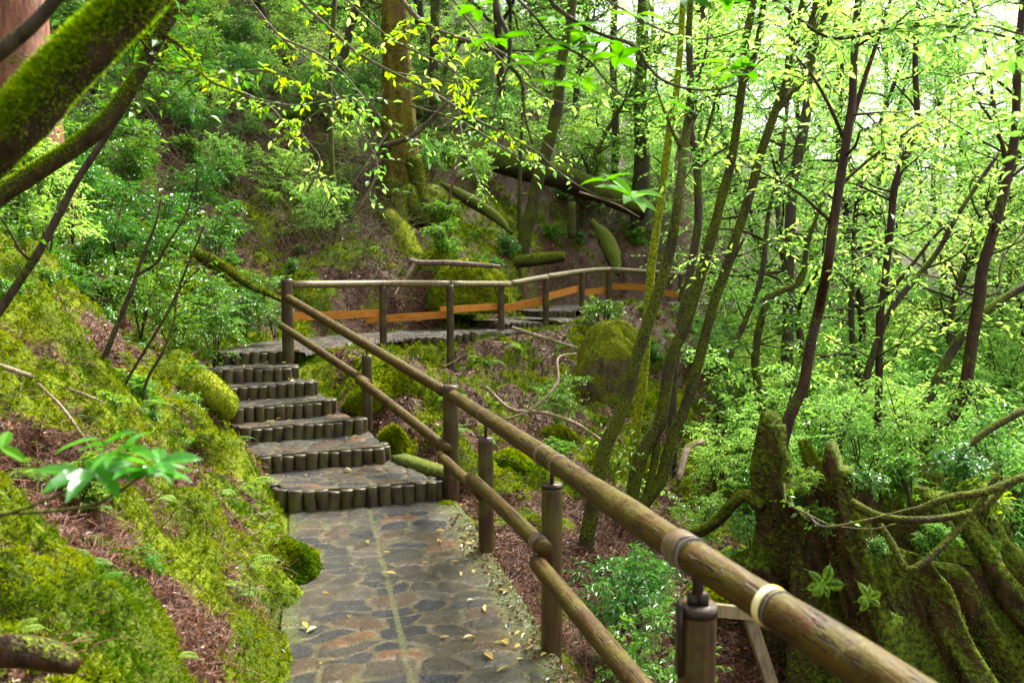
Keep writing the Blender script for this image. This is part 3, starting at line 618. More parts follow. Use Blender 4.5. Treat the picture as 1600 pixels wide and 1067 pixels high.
# ------------------------------------------------------------------ growing things
def hit(px, py):
    v = P(px, py, 1.0); t = np.geomspace(1.3, 160, 900); q = t[:, None]*v
    below = q[:, 2] < gz(q[:, 0], q[:, 1]); i = int(np.argmax(below)) if below.any() else -1
    return q[i]
def limbs(mbw, poly, rad, t0, t1, n, L, rng, up=.5, r=.012, seg=5, bias=None, twn=7, twl=.35):
    """Side limbs along a stem; returns twig starts and directions."""
    pts, rr = spline(poly, rad, 4); N = len(pts); A = []; D = []
    for k in range(n):
        t = rng.uniform(t0, t1); i = min(int(t*(N-1)), N-2); p = pts[i]
        a = rng.uniform(0, 2*math.pi); d = np.array([math.cos(a), math.sin(a), rng.uniform(.1, 1)*up*2]);
        if bias is not None: d = d+np.array(bias)
        d = norm(d); l = L*rng.uniform(.5, 1.15)*(1.15-.55*t); q = [p]; nseg = 5; dd = d.copy()
        for s in range(nseg):
            dd = norm(dd+rng.normal(size=3)*.22+np.array([0, 0, -.03])); q.append(q[-1]+dd*l/nseg)
        r0 = min(rr[i]*.6, r*(.6+l*.5)); tube(mbw, q, list(np.linspace(r0, r0*.25, nseg+1)), seg, 2, 0)
        q = np.array(q)
        for s in range(twn):
            u = rng.uniform(.25, 1); x = u*nseg; j = min(int(x), nseg-1); base = q[j]+(q[j+1]-q[j])*(x-j)
            v = norm(norm(q[j+1]-q[j])*.7+rng.normal(size=3)*np.array([.8, .8, .4])); A.append(base); D.append(v)
        A.append(q[-1]); D.append(norm(q[-1]-q[-2]))
    return np.array(A).reshape(-1, 3), np.array(D).reshape(-1, 3)
def hand_tree(name, label, cat, spec, w, mat, leaf, seed, nl=8, L=1.1, t=(.5, 1), branches=(), lk=6, lL=.07, lW=.03, twl=.3, group=None, bias=None, base=None, up=.5, nz=.12, r=.012, twn=7, seg=10):
    rng = np.random.default_rng(seed); d = spec[0][2]; pts = []
    for s in spec:
        d = s[2] if len(s) > 2 else d; pts.append(P(s[0], s[1], d))
    pts = np.array(pts); ds = []; d = spec[0][2]
    for s in spec:
        d = s[2] if len(s) > 2 else d; ds.append(d)
    ww = np.interp(np.linspace(0, 1, len(pts)), np.linspace(0, 1, len(w)), w); rad = ww*np.array(ds)/FPX/2
    o = thing(name, label, cat, tuple(pts[0]), group); m = MB()
    p2 = pts.copy(); r2 = rad.copy()
    if base is None:      # carry the foot into the soil
        foot = pts[0]+(pts[0]-pts[1])*.0; foot[2] = min(foot[2], g1(foot[0], foot[1]))-.15; p2 = np.vstack([foot, pts]); r2 = np.concatenate([[rad[0]*1.25], rad]); 
    tube(m, p2, r2, seg, 6, nz, 5, seed); ml = MB()
    A = [np.zeros((0, 3))]; D = [np.zeros((0, 3))]
    for br in branches:
        bp = []; dd = ds[0]; 
        for s in br[:-1]: dd = s[2] if len(s) > 2 else dd; bp.append(P(s[0], s[1], dd))
        rb = np.linspace(br[-1][0], br[-1][1], len(bp))*dd/FPX/2; tube(m, bp, rb, 7, 5, nz*.7, 5, seed+1)
        if nl:
            a, b = limbs(m, bp, rb, .4, 1, max(2, nl//3), L*.6, rng, up, r*.6, 4, bias, twn); A.append(a); D.append(b)
    if nl:
        a, b = limbs(m, p2, r2, t[0], t[1], nl, L, rng, up, r, 5, bias, twn); A.append(a); D.append(b)
        A = np.concatenate(A); D = np.concatenate(D)
        spray(m, ml, A, D, rng.uniform(.6, 1.2, len(A))*twl, lk, lL, lW, rng)
    m.build('trunk', M[mat], o)
    if nl: ml.build('crown', M[leaf], o, False)
    return o
def fuzz(o, n, Lr, mat='moss_blade', up=-.15, seed=0, parent=None, bald=.0, jit=.5):
    me = o.data; co = np.zeros(len(me.vertices)*3, np.float32); me.vertices.foreach_get('co', co); co = co.reshape(-1, 3)
    me.calc_loop_triangles(); tr = np.zeros(len(me.loop_triangles)*3, np.int32); me.loop_triangles.foreach_get('vertices', tr); tr = tr.reshape(-1, 3)
    A, B, Cc = co[tr[:, 0]], co[tr[:, 1]], co[tr[:, 2]]; cr = np.cross(B-A, Cc-A); ar = np.linalg.norm(cr, axis=1)+1e-12; rng = np.random.default_rng(seed)
    nn = cr/ar[:, None]; k = rng.choice(len(tr), n, p=ar/ar.sum()); u = rng.uniform(0, 1, (n, 1)); v = rng.uniform(0, 1, (n, 1)); s = u+v > 1; u = np.where(s, 1-u, u); v = np.where(s, 1-v, v)
    p = A[k]+(B[k]-A[k])*u+(Cc[k]-A[k])*v; N = nn[k]; q = p if o.parent is None else p
    m = (N[:, 2] > up+rng.normal(size=n)*.15) & (fbm(p[:, 0]*3+seed, p[:, 1]*3+p[:, 2]*3, seed+1, 3) > bald-1+rng.normal(size=n)*.08) if bald > 0 else (N[:, 2] > up+rng.normal(size=n)*.15)
    p, N = p[m], N[m]; n = len(p); Ls = rng.uniform(.5, 1.15, n)*Lr; ml = MB()
    leaves(ml, p-N*.002, norm(N+rng.normal(size=(n, 3))*jit+np.array([0, 0, .15])), rnd(rng, n), Ls, Ls*.42, False, .25, .1)
    c = link('moss', ml.mesh('moss', M[mat], False), None); c.parent = parent or o; c.location = (0, 0, 0); return c
hand_tree('slender_tree', 'mossy slender tree whose foot shows just under the near handrail, leaning right', 'tree', [(910, 884, 6.5), (925, 800), (946, 700), (975, 632), (995, 560), (1012, 507), (1031, 448), (1048, 390), (1060, 310), (1072, 213, 6.8), (1079, 144), (1077, 43), (1085, -80)], [27, 22, 20, 18, 15, 12, 8], 'bark_moss', 'leaf_bg', 1, nl=7, L=.9, t=(.72, 1), branches=[[(1078, 150, 6.9), (1100, 95), (1108, 40), (2.2*3, 2)], [(1066, 240, 6.8), (1040, 180), (1020, 120), (6, 2)]])
hand_tree('slender_tree', 'thin bright mossy stem just left of the leaning brown-green trunk', 'tree', [(992, 690, 7.6), (1004, 600), (1012, 494), (1018, 415), (1027, 350), (1036, 289), (1049, 184), (1056, 150), (1064, 60), (1070, -60)], [16, 14, 13, 11, 8], 'moss_solid', 'leaf_bg', 2, nl=5, L=.8, t=(.7, 1))
hand_tree('slender_tree', 'mossy stem in the clump of three, middle one, forking near the top', 'tree', [(985, 790, 7.4), (1000, 721), (1015, 687), (1033, 654), (1048, 563), (1071, 507), (1094, 432), (1113, 366), (1130, 300), (1144, 246), (1161, 125), (1166, 60), (1178, 0), (1188, -80)], [23, 20, 18, 17, 14, 12, 9], 'bark_moss', 'leaf_bg', 3, nl=6, L=1, t=(.75, 1), branches=[[(1161, 128, 7.4), (1183, 70), (1196, -20), (13, 9)], [(1030, 660, 7.4), (1026, 700), (1018, 745), (1008, 785), (10, 14)], [(1092, 250, 7.5), (1112, 180), (1130, 110), (1160, 70), (6, 2)]])
hand_tree('slender_tree', 'dark curving tree rising right from the clump and forking into three limbs', 'tree', [(1003, 792, 7.4), (1030, 755), (1040, 725), (1052, 680), (1077, 619), (1103, 520), (1120, 458), (1133, 425), (1150, 370), (1170, 310), (1187, 246), (1213, 170), (1230, 121), (1236, 66), (1256, 0), (1270, -80)], [21, 18, 16, 15, 14, 12, 9], 'bark_moss', 'leaf_bg', 4, nl=6, L=1, t=(.78, 1), branches=[[(1213, 172, 7.4), (1243, 140), (1262, 112), (1277, 60), (1297, 0), (1305, -50), (12, 7)], [(1234, 85, 7.4), (1262, 45), (1285, -20), (11, 7)], [(1120, 460, 7.4), (1148, 400), (1163, 372), (9, 4)]])
hand_tree('dark_sapling', 'thin almost black stem behind the leaning mossy trunks', 'tree', [(1052, 600, 9), (1065, 500), (1077, 432), (1090, 357), (1091, 300), (1087, 240), (1079, 197), (1082, 120), (1098, 60), (1100, -50)], [13, 13, 13, 12, 11, 8], 'bark_dark', 'leaf_bg', 5, nl=9, L=1, t=(.5, 1), branches=[[(1094, 260, 9), (1120, 240), (1150, 225), (1172, 219), (6, 2)], [(1083, 190, 9), (1110, 140), (1140, 100), (6, 3)]])
hand_tree('reddish_tree', 'reddish brown tree growing out of the giant stump, curving upright', 'tree', [(1212, 760, 5.95), (1222, 690, 5.95), (1232, 655, 5.95), (1243, 630, 5.95), (1257, 596), (1267, 534), (1280, 481), (1293, 416, 5.6), (1302, 350), (1311, 295), (1321, 230), (1331, 164), (1334, 98), (1341, 0), (1345, -80)], [24, 19, 16, 15, 14, 12, 10], 'bark_red', 'leaf_bg', 6, nl=9, L=1, t=(.5, 1), base=0, branches=[[(1331, 190, 5.7), (1352, 120), (1372, 60), (1395, -10), (9, 5)], [(1322, 225, 5.7), (1298, 170), (1270, 120), (1245, 90), (7, 3)], [(1312, 290, 5.7), (1370, 240), (1440, 190), (6, 3)]])
hand_tree('dark_sapling', 'dark stem right of the forking leaning tree, partly lost in leaves', 'tree', [(1232, 480, 11), (1236, 315), (1250, 230), (1262, 164), (1266, 115), (1274, 20), (1280, -60)], [17, 16, 14, 10], 'bark_dark', 'leaf_bg', 7, nl=14, L=1.4, t=(.3, 1), lL=.08)
hand_tree('dark_sapling', 'nearly vertical dark stem right of the reddish tree on the stump', 'tree', [(1372, 662, 8), (1375, 498), (1382, 448), (1392, 350), (1400, 285), (1426, 223), (1434, 197), (1430, 98), (1436, 0), (1438, -80)], [12, 11, 11, 9, 7], 'bark_red', 'leaf_bg', 8, nl=12, L=1.1, t=(.35, 1), branches=[[(1385, 460, 8), (1420, 420), (1460, 370), (1500, 330), (8, 3)], [(1402, 290, 8), (1408, 250), (1440, 190), (9, 4)]])
hand_tree('reddish_tree', 'thick reddish brown tree near the frame edge with curving foot', 'tree', [(1446, 700, 7), (1487, 652), (1507, 606), (1517, 547), (1530, 465), (1536, 416), (1556, 350), (1577, 262), (1587, 197), (1590, 100), (1600, -20), (1604, -90)], [20, 19, 18, 15, 12, 10], 'bark_red', 'leaf_bg', 9, nl=12, L=1.2, t=(.4, 1), branches=[[(1575, 265, 7), (1566, 225), (1550, 190), (1530, 160), (7, 3)]])
hand_tree('leaning_tree', 'dark tree leaning far over behind the thick reddish tree', 'tree', [(1393, 705, 7.6), (1448, 629), (1474, 573), (1507, 520), (1536, 491), (1582, 458), (1640, 425), (1700, 370)], [14, 15, 13, 10], 'bark_dark', 'leaf_bg', 10, nl=8, L=1, t=(.3, 1))
hand_tree('leaning_tree', 'dark thin tree leaning right above the giant stump', 'tree', [(1310, 700, 8), (1345, 620), (1362, 560), (1395, 480), (1460, 400), (1500, 330), (1560, 240)], [13, 11, 9, 6], 'bark_dark', 'leaf_bg', 11, nl=12, L=1.1, t=(.3, 1))
hand_tree('dark_sapling', 'forked stem seen through leaves right of the stump spire', 'tree', [(1190, 640, 9.5), (1180, 560, 9.5), (1200, 470), (1250, 440), (1262, 380), (1290, 300)], [14, 12, 9, 5], 'bark_moss', 'leaf_gloss', 12, nl=14, L=.9, t=(.2, 1))
hand_tree('dark_sapling', 'slim dark stem in the green between handrail end and stump', 'tree', [(1120, 640, 10.5), (1140, 560), (1165, 500), (1190, 430), (1200, 340), (1215, 280)], [10, 9, 8, 5], 'bark_dark', 'leaf_bg', 13, nl=14, L=.9, t=(.2, 1))
hand_tree('slender_tree', 'mossy tree with dark foot standing on the slope behind the far fence', 'tree', [(814, 405, 17.5), (821, 365), (831, 330), (840, 285), (849, 253), (862, 207), (872, 159), (878, 95), (891, 32), (900, -60)], [22, 22, 20, 19, 17, 14], 'bark_moss', 'leaf_bg', 14, nl=9, L=1.8, t=(.62, 1), lL=.1, lW=.045, twl=.5)
hand_tree('thin_sapling', 'very thin mossy pole left of the leaning mossy tree on the slope', 'tree', [(811, 352, 18.5), (812, 300), (813, 240), (816, 190), (818, 120)], [7, 6, 5], 'bark_moss', 'leaf_bg', 15, nl=4, L=.8, t=(.6, 1), lL=.08)
hand_tree('dark_sapling', 'dark twin stem behind the big cedar trunk', 'tree', [(668, 250, 21), (676, 180), (678, 90), (680, 20), (683, -60)], [16, 15, 14], 'bark_dark', 'leaf_dark', 16, nl=8, L=1.6, t=(.5, 1), lL=.1, lW=.05, branches=[[(676, 170, 21), (700, 100), (730, 50), (10, 5)]])
hand_tree('slender_tree', 'pole-like mossy stem rising left of the big cedar', 'tree', [(528, 345, 14.5), (520, 280), (517, 200), (516, 120), (522, 20), (524, -50)], [9, 8, 7], 'bark_moss', 'leaf_dark', 17, nl=7, L=1, t=(.5, 1), lL=.09)
hand_tree('dark_trunk_tree', 'dark trunk with mossy foot behind the hanging leaf rosette', 'tree', [(1000, 392, 21), (1000, 330), (1003, 240), (1000, 150), (1004, 50), (1006, -60)], [42, 28, 22, 19, 17], 'bark_dark', 'leaf_bg', 18, nl=14, L=2.4, t=(.4, 1), lL=.11, lW=.05, twl=.6, r=.03)
hand_tree('broken_tree', 'broken pale and reddish trunk with splintered foot behind the leaning stems', 'tree', [(1074, 412, 19.5), (1072, 350), (1068, 290), (1072, 220), (1066, 165)], [46, 38, 34, 26, 12], 'bark_pale', 'leaf_bg', 19, nl=0, nz=.3)
hand_tree('dark_sapling', 'dark trunk beside the broken pale trunk', 'tree', [(962, 390, 22), (960, 300), (962, 200), (958, 100), (962, -60)], [14, 13, 12, 11], 'bark_dark', 'leaf_bg', 20, nl=12, L=2, t=(.4, 1), lL=.11, lW=.05, twl=.6)

# --- big cedar
def cedar():
    rng = np.random.default_rng(3)
    o = thing('cedar_tree', 'large cedar trunk with golden mossy bark and spreading roots above the far fence', 'tree', tuple(P(632, 335, 17)))
    m = MB(); sp = [(640, 410, 84), (635, 352, 58), (631, 312, 39), (627, 262, 29), (624, 200, 25.5), (621, 120, 22), (618, 40, 20), (616, -80, 18)]
    pts = [P(a, b, 17.0) for a, b, w in sp]; rad = [w*17/FPX for a, b, w in sp]
    tube(m, pts, rad, 40, 8, .0, 5, 1, True, lambda a: 1+.08*np.sin(a*5+.6)+.06*np.sin(a*9+2)+.03*np.sin(a*17)); ct = m.build('trunk', M['bark_cedar'], o); fuzz(ct, 26000, .05, 'moss_dark', -.9, 3, None, .85)
    for k, (r, w) in enumerate([([(645, 250, 16.7), (655, 290, 16.6), (668, 322, 16.4), (690, 352, 16.2)], (20, 9)), ([(634, 300, 16.4), (646, 326, 16.2), (668, 346, 16), (690, 362, 15.9)], (24, 10)), ([(618, 290, 16.5), (608, 320, 16.3), (590, 345, 16), (570, 362, 15.9)], (26, 10)), ([(626, 310, 16.3), (622, 345, 16), (625, 365, 15.8)], (30, 16))]):
        m = MB(); tube(m, [P(*q) for q in r], np.linspace(w[0], w[1], len(r))*16.3/FPX/2*1.3, 12, 6, .18, 3, k); rt = m.build('root', M['log_moss'], o); fuzz(rt, 3000, .05, 'moss_dark', -.2, k, None, .6)
    for k, (r, w) in enumerate([([(600, 228, 16.6), (640, 215, 16), (665, 195, 15.8), (700, 160, 15.5), (735, 148, 15.4)], (9, 4)), ([(610, 150, 17), (560, 158, 16.6), (500, 150, 16.2), (450, 148, 16)], (8, 3)), ([(640, 160, 17), (690, 150, 16.6), (740, 152, 16.3)], (5, 2)), ([(608, 205, 16.7), (570, 260, 16), (545, 300, 15.8)], (6, 2)), ([(606, 235, 16.6), (560, 245, 16.2), (520, 230, 16)], (6, 2))]):
        m = MB(); pp = [P(*q) for q in r]; rr_ = np.linspace(w[0], w[1], len(r))*16/FPX/2; tube(m, pp, rr_, 6, 5, .1, 4, k)
        A, D = limbs(m, pp, rr_, .3, 1, 9, 1.1, rng, .2, .006, 4, None, 9)
        sticks(m, A, A+D*rng.uniform(.15, .5, (len(A), 1)), .004, .002); m.build('bare_branch', M['twig'], o)
cedar()
def log_thing(name, label, cat, spec, w, mat, seed, seg=16, nz=.26, sub=6, group=None, nf=3, fl=None):
    d = spec[0][2]; pts = []; rad = []
    for i, s in enumerate(spec):
        d = s[2] if len(s) > 2 else d; pts.append(P(s[0], s[1], d)); rad.append(np.interp(i/(len(spec)-1), np.linspace(0, 1, len(w)), w)*d/FPX/2)
    m = MB(); tube(m, pts, rad, seg, sub, nz, nf, seed, True, fl); c = np.array(pts[0]); o = m.build(name, M[mat]); me = o.data
    co = np.zeros(len(me.vertices)*3, np.float32); me.vertices.foreach_get('co', co); co = co.reshape(-1, 3)-c; me.vertices.foreach_set('co', co.astype(np.float32).ravel()); o.location = tuple(float(q) for q in c)
    if mat in ('moss_solid', 'log_moss') and w[0] > 9: fuzz(o, int(5000 if mat == 'moss_solid' else 4000), .02 if pts[0][1] < 10 else .035, 'moss_blade' if mat == 'moss_solid' else 'moss_dark', .0 if mat == 'log_moss' else -.2, seed)
    return tag(o, label, cat, group)
log_thing('fallen_log', 'huge dark fallen log with mossy top lying across the upper slope', 'log', [(640, 216, 20.4), (740, 240, 19.9), (820, 262, 19.6), (900, 285, 19.4), (985, 318, 19.2), (1010, 330, 19.1)], [40, 42, 40, 36, 32], 'log_moss', 1, 24, .16)
log_thing('mossy_log', 'mossy half-rotten slab leaning down the slope below the cedar roots', 'log', [(606, 338, 15.9), (632, 372, 15.4), (652, 415, 14.8), (668, 470, 14.2)], [26, 34, 30, 8], 'moss_solid', 2, 14, .2)
log_thing('mossy_root', 'long mossy root running down the slope right of the cedar', 'root', [(690, 288, 17.6), (730, 310, 17.3), (770, 335, 17), (800, 365, 16.6)], [7, 20, 17, 5], 'log_moss', 3, 12, .25)
log_thing('mossy_log', 'short mossy log with a brown cut end lying behind the far fence', 'log', [(778, 412, 16.8), (820, 408, 16.9), (860, 404, 17), (882, 401, 17)], [18, 20, 18, 13], 'log_moss', 4, 12, .1)
log_thing('mossy_root', 'thick mossy root reaching down to the fence near the cut post', 'root', [(925, 345, 18.6), (945, 372, 18.3), (958, 400, 18), (966, 430, 17.6)], [8, 24, 26, 6], 'log_moss', 5, 12, .25)
bb = thing('fallen_branch', 'bare forked greyish pink branch lying above the orange planks', 'branch', tuple(P(645, 408, 12.6)))
m = MB(); tube(m, [P(640, 408, 12.6), P(660, 411, 12.6), P(700, 411, 12.7), P(745, 414, 12.8), P(781, 417, 12.9)], [.05, .042, .043, .04, .03], 12, 6, .12, 4, 1); m.build('limb', M['bark_fallen'], bb)
m = MB(); tube(m, [P(648, 410, 12.6), P(638, 428, 12.5), P(624, 448, 12.4), P(616, 462, 12.3)], [.036, .03, .022, .01], 8, 5, .1, 4, 2); m.build('fork', M['bark_pale'], bb)
log_thing('mossy_log', 'mossy log beside the left end of the middle stairs', 'log', [(238, 572, 8.0), (280, 586, 7.8), (322, 604, 7.6), (352, 632, 7.4), (358, 655, 7.35)], [14, 34, 46, 44, 12], 'moss_solid', 6, 16, .2)
log_thing('rotten_log', 'dark rotten log at the lowest left corner of the mossy bank', 'log', [(-60, 1020, 2.45), (20, 1016, 2.4), (80, 1025, 2.4), (118, 1040, 2.38)], [46, 52, 46, 26], 'bark_red', 7, 14, .2)
for k, (sp, w, lab) in enumerate([([(310, 400, 12), (345, 425, 11.7), (372, 455, 11.4)], [14, 18, 10], 'mossy root on the bank left of the corner post'), ([(250, 380, 11), (330, 405, 11), (380, 440, 10.8), (440, 470, 10.8)], [10, 14, 12, 6], 'long mossy root stretching towards the corner post'),
    ([(600, 400, 14.8), (640, 410, 14.7), (690, 440, 14.3)], [9, 10, 6], 'thin mossy root above the second fence post')]):
    log_thing('mossy_root', lab, 'root', sp, w, 'log_moss', 20+k, 10, .25)

# --- mossy stump and rocks
def rock(name, label, cat, px, py, d, w, h, mat, seed, squash=.8, group=None, taper=0., power=1.):
    c = P(px, py, d); r = w*d/FPX/2; hh = h*d/FPX; nu, nv = 48, 30
    u = np.arange(nu)/nu*2*math.pi; v = np.linspace(.02, 1, nv)
    Vt = []
    for i, b in enumerate(v):
        ph = b*math.pi*.62; rr_ = math.sin(ph)**power*r*(1-taper*(1-b)); zz = (math.cos(ph)-math.cos(math.pi*.62))/(1-math.cos(math.pi*.62))
        nx = np.cos(u); ny = np.sin(u); dn = fbm(nx*1.4+seed*5, ny*1.4+zz*2.2, seed, 4)*.42+fbm(nx*5, ny*5+zz*6, seed+3, 3)*.17
        rr2 = rr_*(1+dn); Vt.append(np.stack([nx*rr2, ny*rr2*squash, np.full(nu, zz*hh)*(1+dn*.35)-.12], 1))
    V = np.array(Vt); i, j = np.meshgrid(np.arange(nv-1), np.arange(nu), indexing='ij'); j2 = (j+1) % nu
    F = np.stack([i*nu+j, (i+1)*nu+j, (i+1)*nu+j2, i*nu+j2], -1).reshape(-1, 4); k = nv*nu
    cap = np.stack([np.full(nu, k), np.arange(nu), (np.arange(nu)+1) % nu], 1)
    m = MB(); m.add(np.vstack([V.reshape(-1, 3), V[0].mean(0)]), F, cap); o = m.build(name, M[mat]); o.location = tuple(float(q) for q in c)
    if mat == 'moss_solid': fuzz(o, 12000, .02+.0022*d, 'moss_blade', -.3, seed, None, .0, .85)
    return tag(o, label, cat, group), c
st_o, st_c = rock('mossy_stump', 'cone-shaped old stump thickly covered with yellow moss behind the near handrail', 'stump', 957, 622, 11.6, 118, 134, 'stump_pale', 14, .8, None, .1, .7); fuzz(st_o, 14000, .032, 'moss_blade', .3, 4)
for a in [(605, 648, 9.6, 125, 95, 'large rounded mossy rock behind the middle stair post', 5), (612, 690, 8.6, 44, 40, 'small pointed mossy rock at the foot of the stair post', 6), (560, 608, 10.4, 60, 40, 'low mossy rock between stairs and log wall', 7), (795, 735, 8.2, 90, 50, 'moss covered rock under the near handrail middle', 8), (905, 800, 7.6, 80, 44, 'flat layered mossy rock left of the slender tree foot', 9), (870, 690, 9.4, 60, 40, 'small mossy rock among twigs on the slope', 10), (1020, 660, 11, 120, 60, 'mossy rock beside the cone-shaped stump', 11), (735, 478, 13.9, 110, 78, 'upright mossy boulder behind the orange planks', 12),
          (448, 880, 5.45, 95, 62, 'bright yellow mossy rock at the left path edge', 13), (1120, 930, 6, 90, 50, 'dark mossy rock behind the nearest post', 14), (700, 790, 7.2, 40, 25, 'little mossy stone at the foot of the tall stair post', 15), (240, 470, 10.5, 150, 80, 'broad mossy hump on the left bank under the shrubs', 16), (90, 720, 4.8, 190, 90, 'mossy hump on the near left bank', 17)]:
    rock('mossy_rock', a[5], 'rock', a[0], a[1], a[2], a[3], a[4], 'moss_solid', a[6], .8, 'moss covered rocks')

# --- giant stump
def giant_stump():
    rng = np.random.default_rng(8); C = P(1322, 820, 5.6); C = np.array([C[0], C[1], 0]); o = thing('giant_stump', 'giant hollow mossy tree stump with a tall spire and long ribbed roots at the right', 'stump', (float(C[0]), float(C[1]), -2.9))
    nt, nz_ = 260, 90; a = np.arange(nt)/nt*2*math.pi
    # angle 0 = +x (right); -pi/2 = towards the camera; pi = left
    def bump_(c, w, h): dlt = np.angle(np.exp(1j*(a-c))); return h*np.exp(-(dlt/w)**2)
    top = -1.78 + bump_(math.radians(190), .34, .88) + bump_(math.radians(238), .3, .8)+bump_(math.radians(216), .08, -.22)+bump_(math.radians(40), .5, .5) + fbm(np.cos(a)*9, np.sin(a)*9, 5, 4)*.22
    zb = -3.7; rows = []; inn = []
    for k in range(nz_+1):
        t = k/nz_; z = zb + (top-zb)*t; dz = np.clip(-1.3-z, 0, 3)
        r0 = .60 + .10*dz + .13*dz**2.0*.9
        wv = fbm(np.cos(a)*2, np.sin(a)*2+z*.8, 33, 3)*.7; rib = (np.abs(np.sin(a*4.5+.9+dz*.3+wv))-.6)*1.5+(np.abs(np.sin(a*9.5+2.2+wv*2-dz*.2))-.5)*.7
        r = r0*(1+rib*(.06+.13*np.clip(dz, 0, 1.4))) + fbm(np.cos(a)*4, np.sin(a)*4+z*1.2, 9, 4)*.13 + fbm(np.cos(a)*14, np.sin(a)*14+z*3, 12, 3)*.05
        hol = bump_(math.radians(214), .17, 1)*sstep(-1.35, -1.75, z)*.4+bump_(math.radians(292), .12, 1)*sstep(-1.5, -1.9, z)*.42+bump_(math.radians(328), .1, 1)*sstep(-1.7, -2.1, z)*.35; r = r-hol
        cx = C[0]+.30*dz+.05*dz**2; cyy = C[1]-.03*dz
        rows.append(np.stack([cx+np.cos(a)*r, cyy+np.sin(a)*r, z], 1))
    V = np.array(rows)
    for k in range(14):
        t = k/13; z = top-(top+1.95)*t; r = (.60+fbm(np.cos(a)*4, np.sin(a)*4+z, 19, 3)*.1)*(.86-.1*t); inn.append(np.stack([C[0]+np.cos(a)*r+.02, C[1]+np.sin(a)*r, z], 1))
    V = np.concatenate([V, np.array(inn)]); n = len(V)
    i, j = np.meshgrid(np.arange(n-1), np.arange(nt), indexing='ij'); j2 = (j+1) % nt
    F = np.stack([i*nt+j, i*nt+j2, (i+1)*nt+j2, (i+1)*nt+j], -1).reshape(-1, 4)
    k = n*nt; cap = np.stack([np.full(nt, k), (n-1)*nt+np.arange(nt), (n-1)*nt+(np.arange(nt)+1) % nt], 1)
    m = MB(); m.add(np.vstack([V.reshape(-1, 3), [C[0], C[1], -1.9]]), F, cap); SH = m.build('shell', M['stump'], o).name
    fuzz(bpy.data.objects[SH], 70000, .018, 'moss_dark', -.25, 5, None, .85)
    roots = [([(1500, 800, 5.3), (1560, 900, 5.1), (1620, 980, 5.0), (1700, 1060, 4.9)], (30, 40)), ([(1200, 880, 5.3), (1150, 890, 5.4), (1110, 905, 5.5)], (50, 24)), ([(1195, 790, 5.5), (1160, 775, 5.6), (1120, 815, 5.7), (1075, 838, 5.8), (1050, 835, 5.9)], (20, 12)),
             ([(1500, 760, 6.2), (1550, 840, 6), (1610, 900, 5.9), (1690, 980, 5.8)], (40, 40)), ([(1256, 690, 5.2), (1268, 720, 5.12), (1290, 755, 5.1), (1320, 800, 5.1)], (14, 40))]
    for k, (r, w) in enumerate(roots):
        m = MB(); tube(m, [P(*q) for q in r], np.linspace(w[0], w[1], len(r))*r[0][2]/FPX/2, 20, 8, .5, 4, 60+k); ro = m.build('root', M['stump' if k != 2 else 'log_moss'], o); fuzz(ro, 7000, .018, 'moss_dark', -.3, k, None, .8)
    return o
giant_stump()
rock('mossy_stump', 'second mossy stump with flat dark top behind the giant stump', 'stump', 1480, 800, 6.9, 200, 110, 'stump', 31, .8, None, .0, .6)
for k, (sp, w, lab, mt) in enumerate([([(1600, 745, 4.3), (1540, 768, 4.3), (1480, 778, 4.3), (1430, 800, 4.35)], [12, 13, 12, 14], 'bare mossy branch sweeping left towards the giant stump', 'bark_moss'), ([(1330, 785, 4.6), (1370, 805, 4.5), (1420, 812, 4.4), (1480, 808, 4.4), (1540, 790, 4.4), (1580, 745, 4.4)], [16, 12, 11, 10], 'mossy branch lying over the stump front', 'bark_moss'),
    ([(1375, 820, 4.5), (1395, 850, 4.4), (1416, 888, 4.3), (1440, 880, 4.3), (1480, 845, 4.35), (1520, 800, 4.4), (1560, 740, 4.4)], [10, 12, 12, 11, 9], 'hooked bare branch hanging before the stump roots', 'bark_moss'), ([(1600, 640, 6), (1540, 675, 6), (1490, 720, 6), (1470, 770, 6)], [12, 12, 9], 'mossy branch arching down behind the stump', 'bark_dark')]):
    log_thing('bare_branch', lab, 'branch', sp, w, mt, 40+k, 10, .12)
tw = thing('twig_spray', 'pale curving twigs hanging across the front of the giant stump', 'twig', tuple(P(1225, 760, 4.5))); m = MB()
for sp in ([(1225, 755, 4.6), (1230, 785, 4.5), (1262, 803, 4.4), (1300, 820, 4.4), (1360, 826, 4.4), (1400, 818, 4.4)], [(1262, 803, 4.4), (1285, 822, 4.35), (1340, 815, 4.3), (1440, 790, 4.3)], [(1358, 826, 4.4), (1362, 840, 4.4), (1352, 850, 4.4)]):
    tube(m, [P(*q) for q in sp], [.006]*3+[.004]*(len(sp)-3) if len(sp) > 3 else .003, 6, 6)
m.build('stems', M['twig'], tw); ml = MB(); rg = np.random.default_rng(2); A = np.array([P(q[0], q[1], 4.45) for q in ((1228, 765), (1240, 790), (1260, 800), (1290, 815), (1335, 818), (1238, 760))]); spray(None, ml, A, rnd(rg, 6), .12, 5, .035, .016, rg, True); ml.build('foliage', M['leaf_gloss'], tw, False)

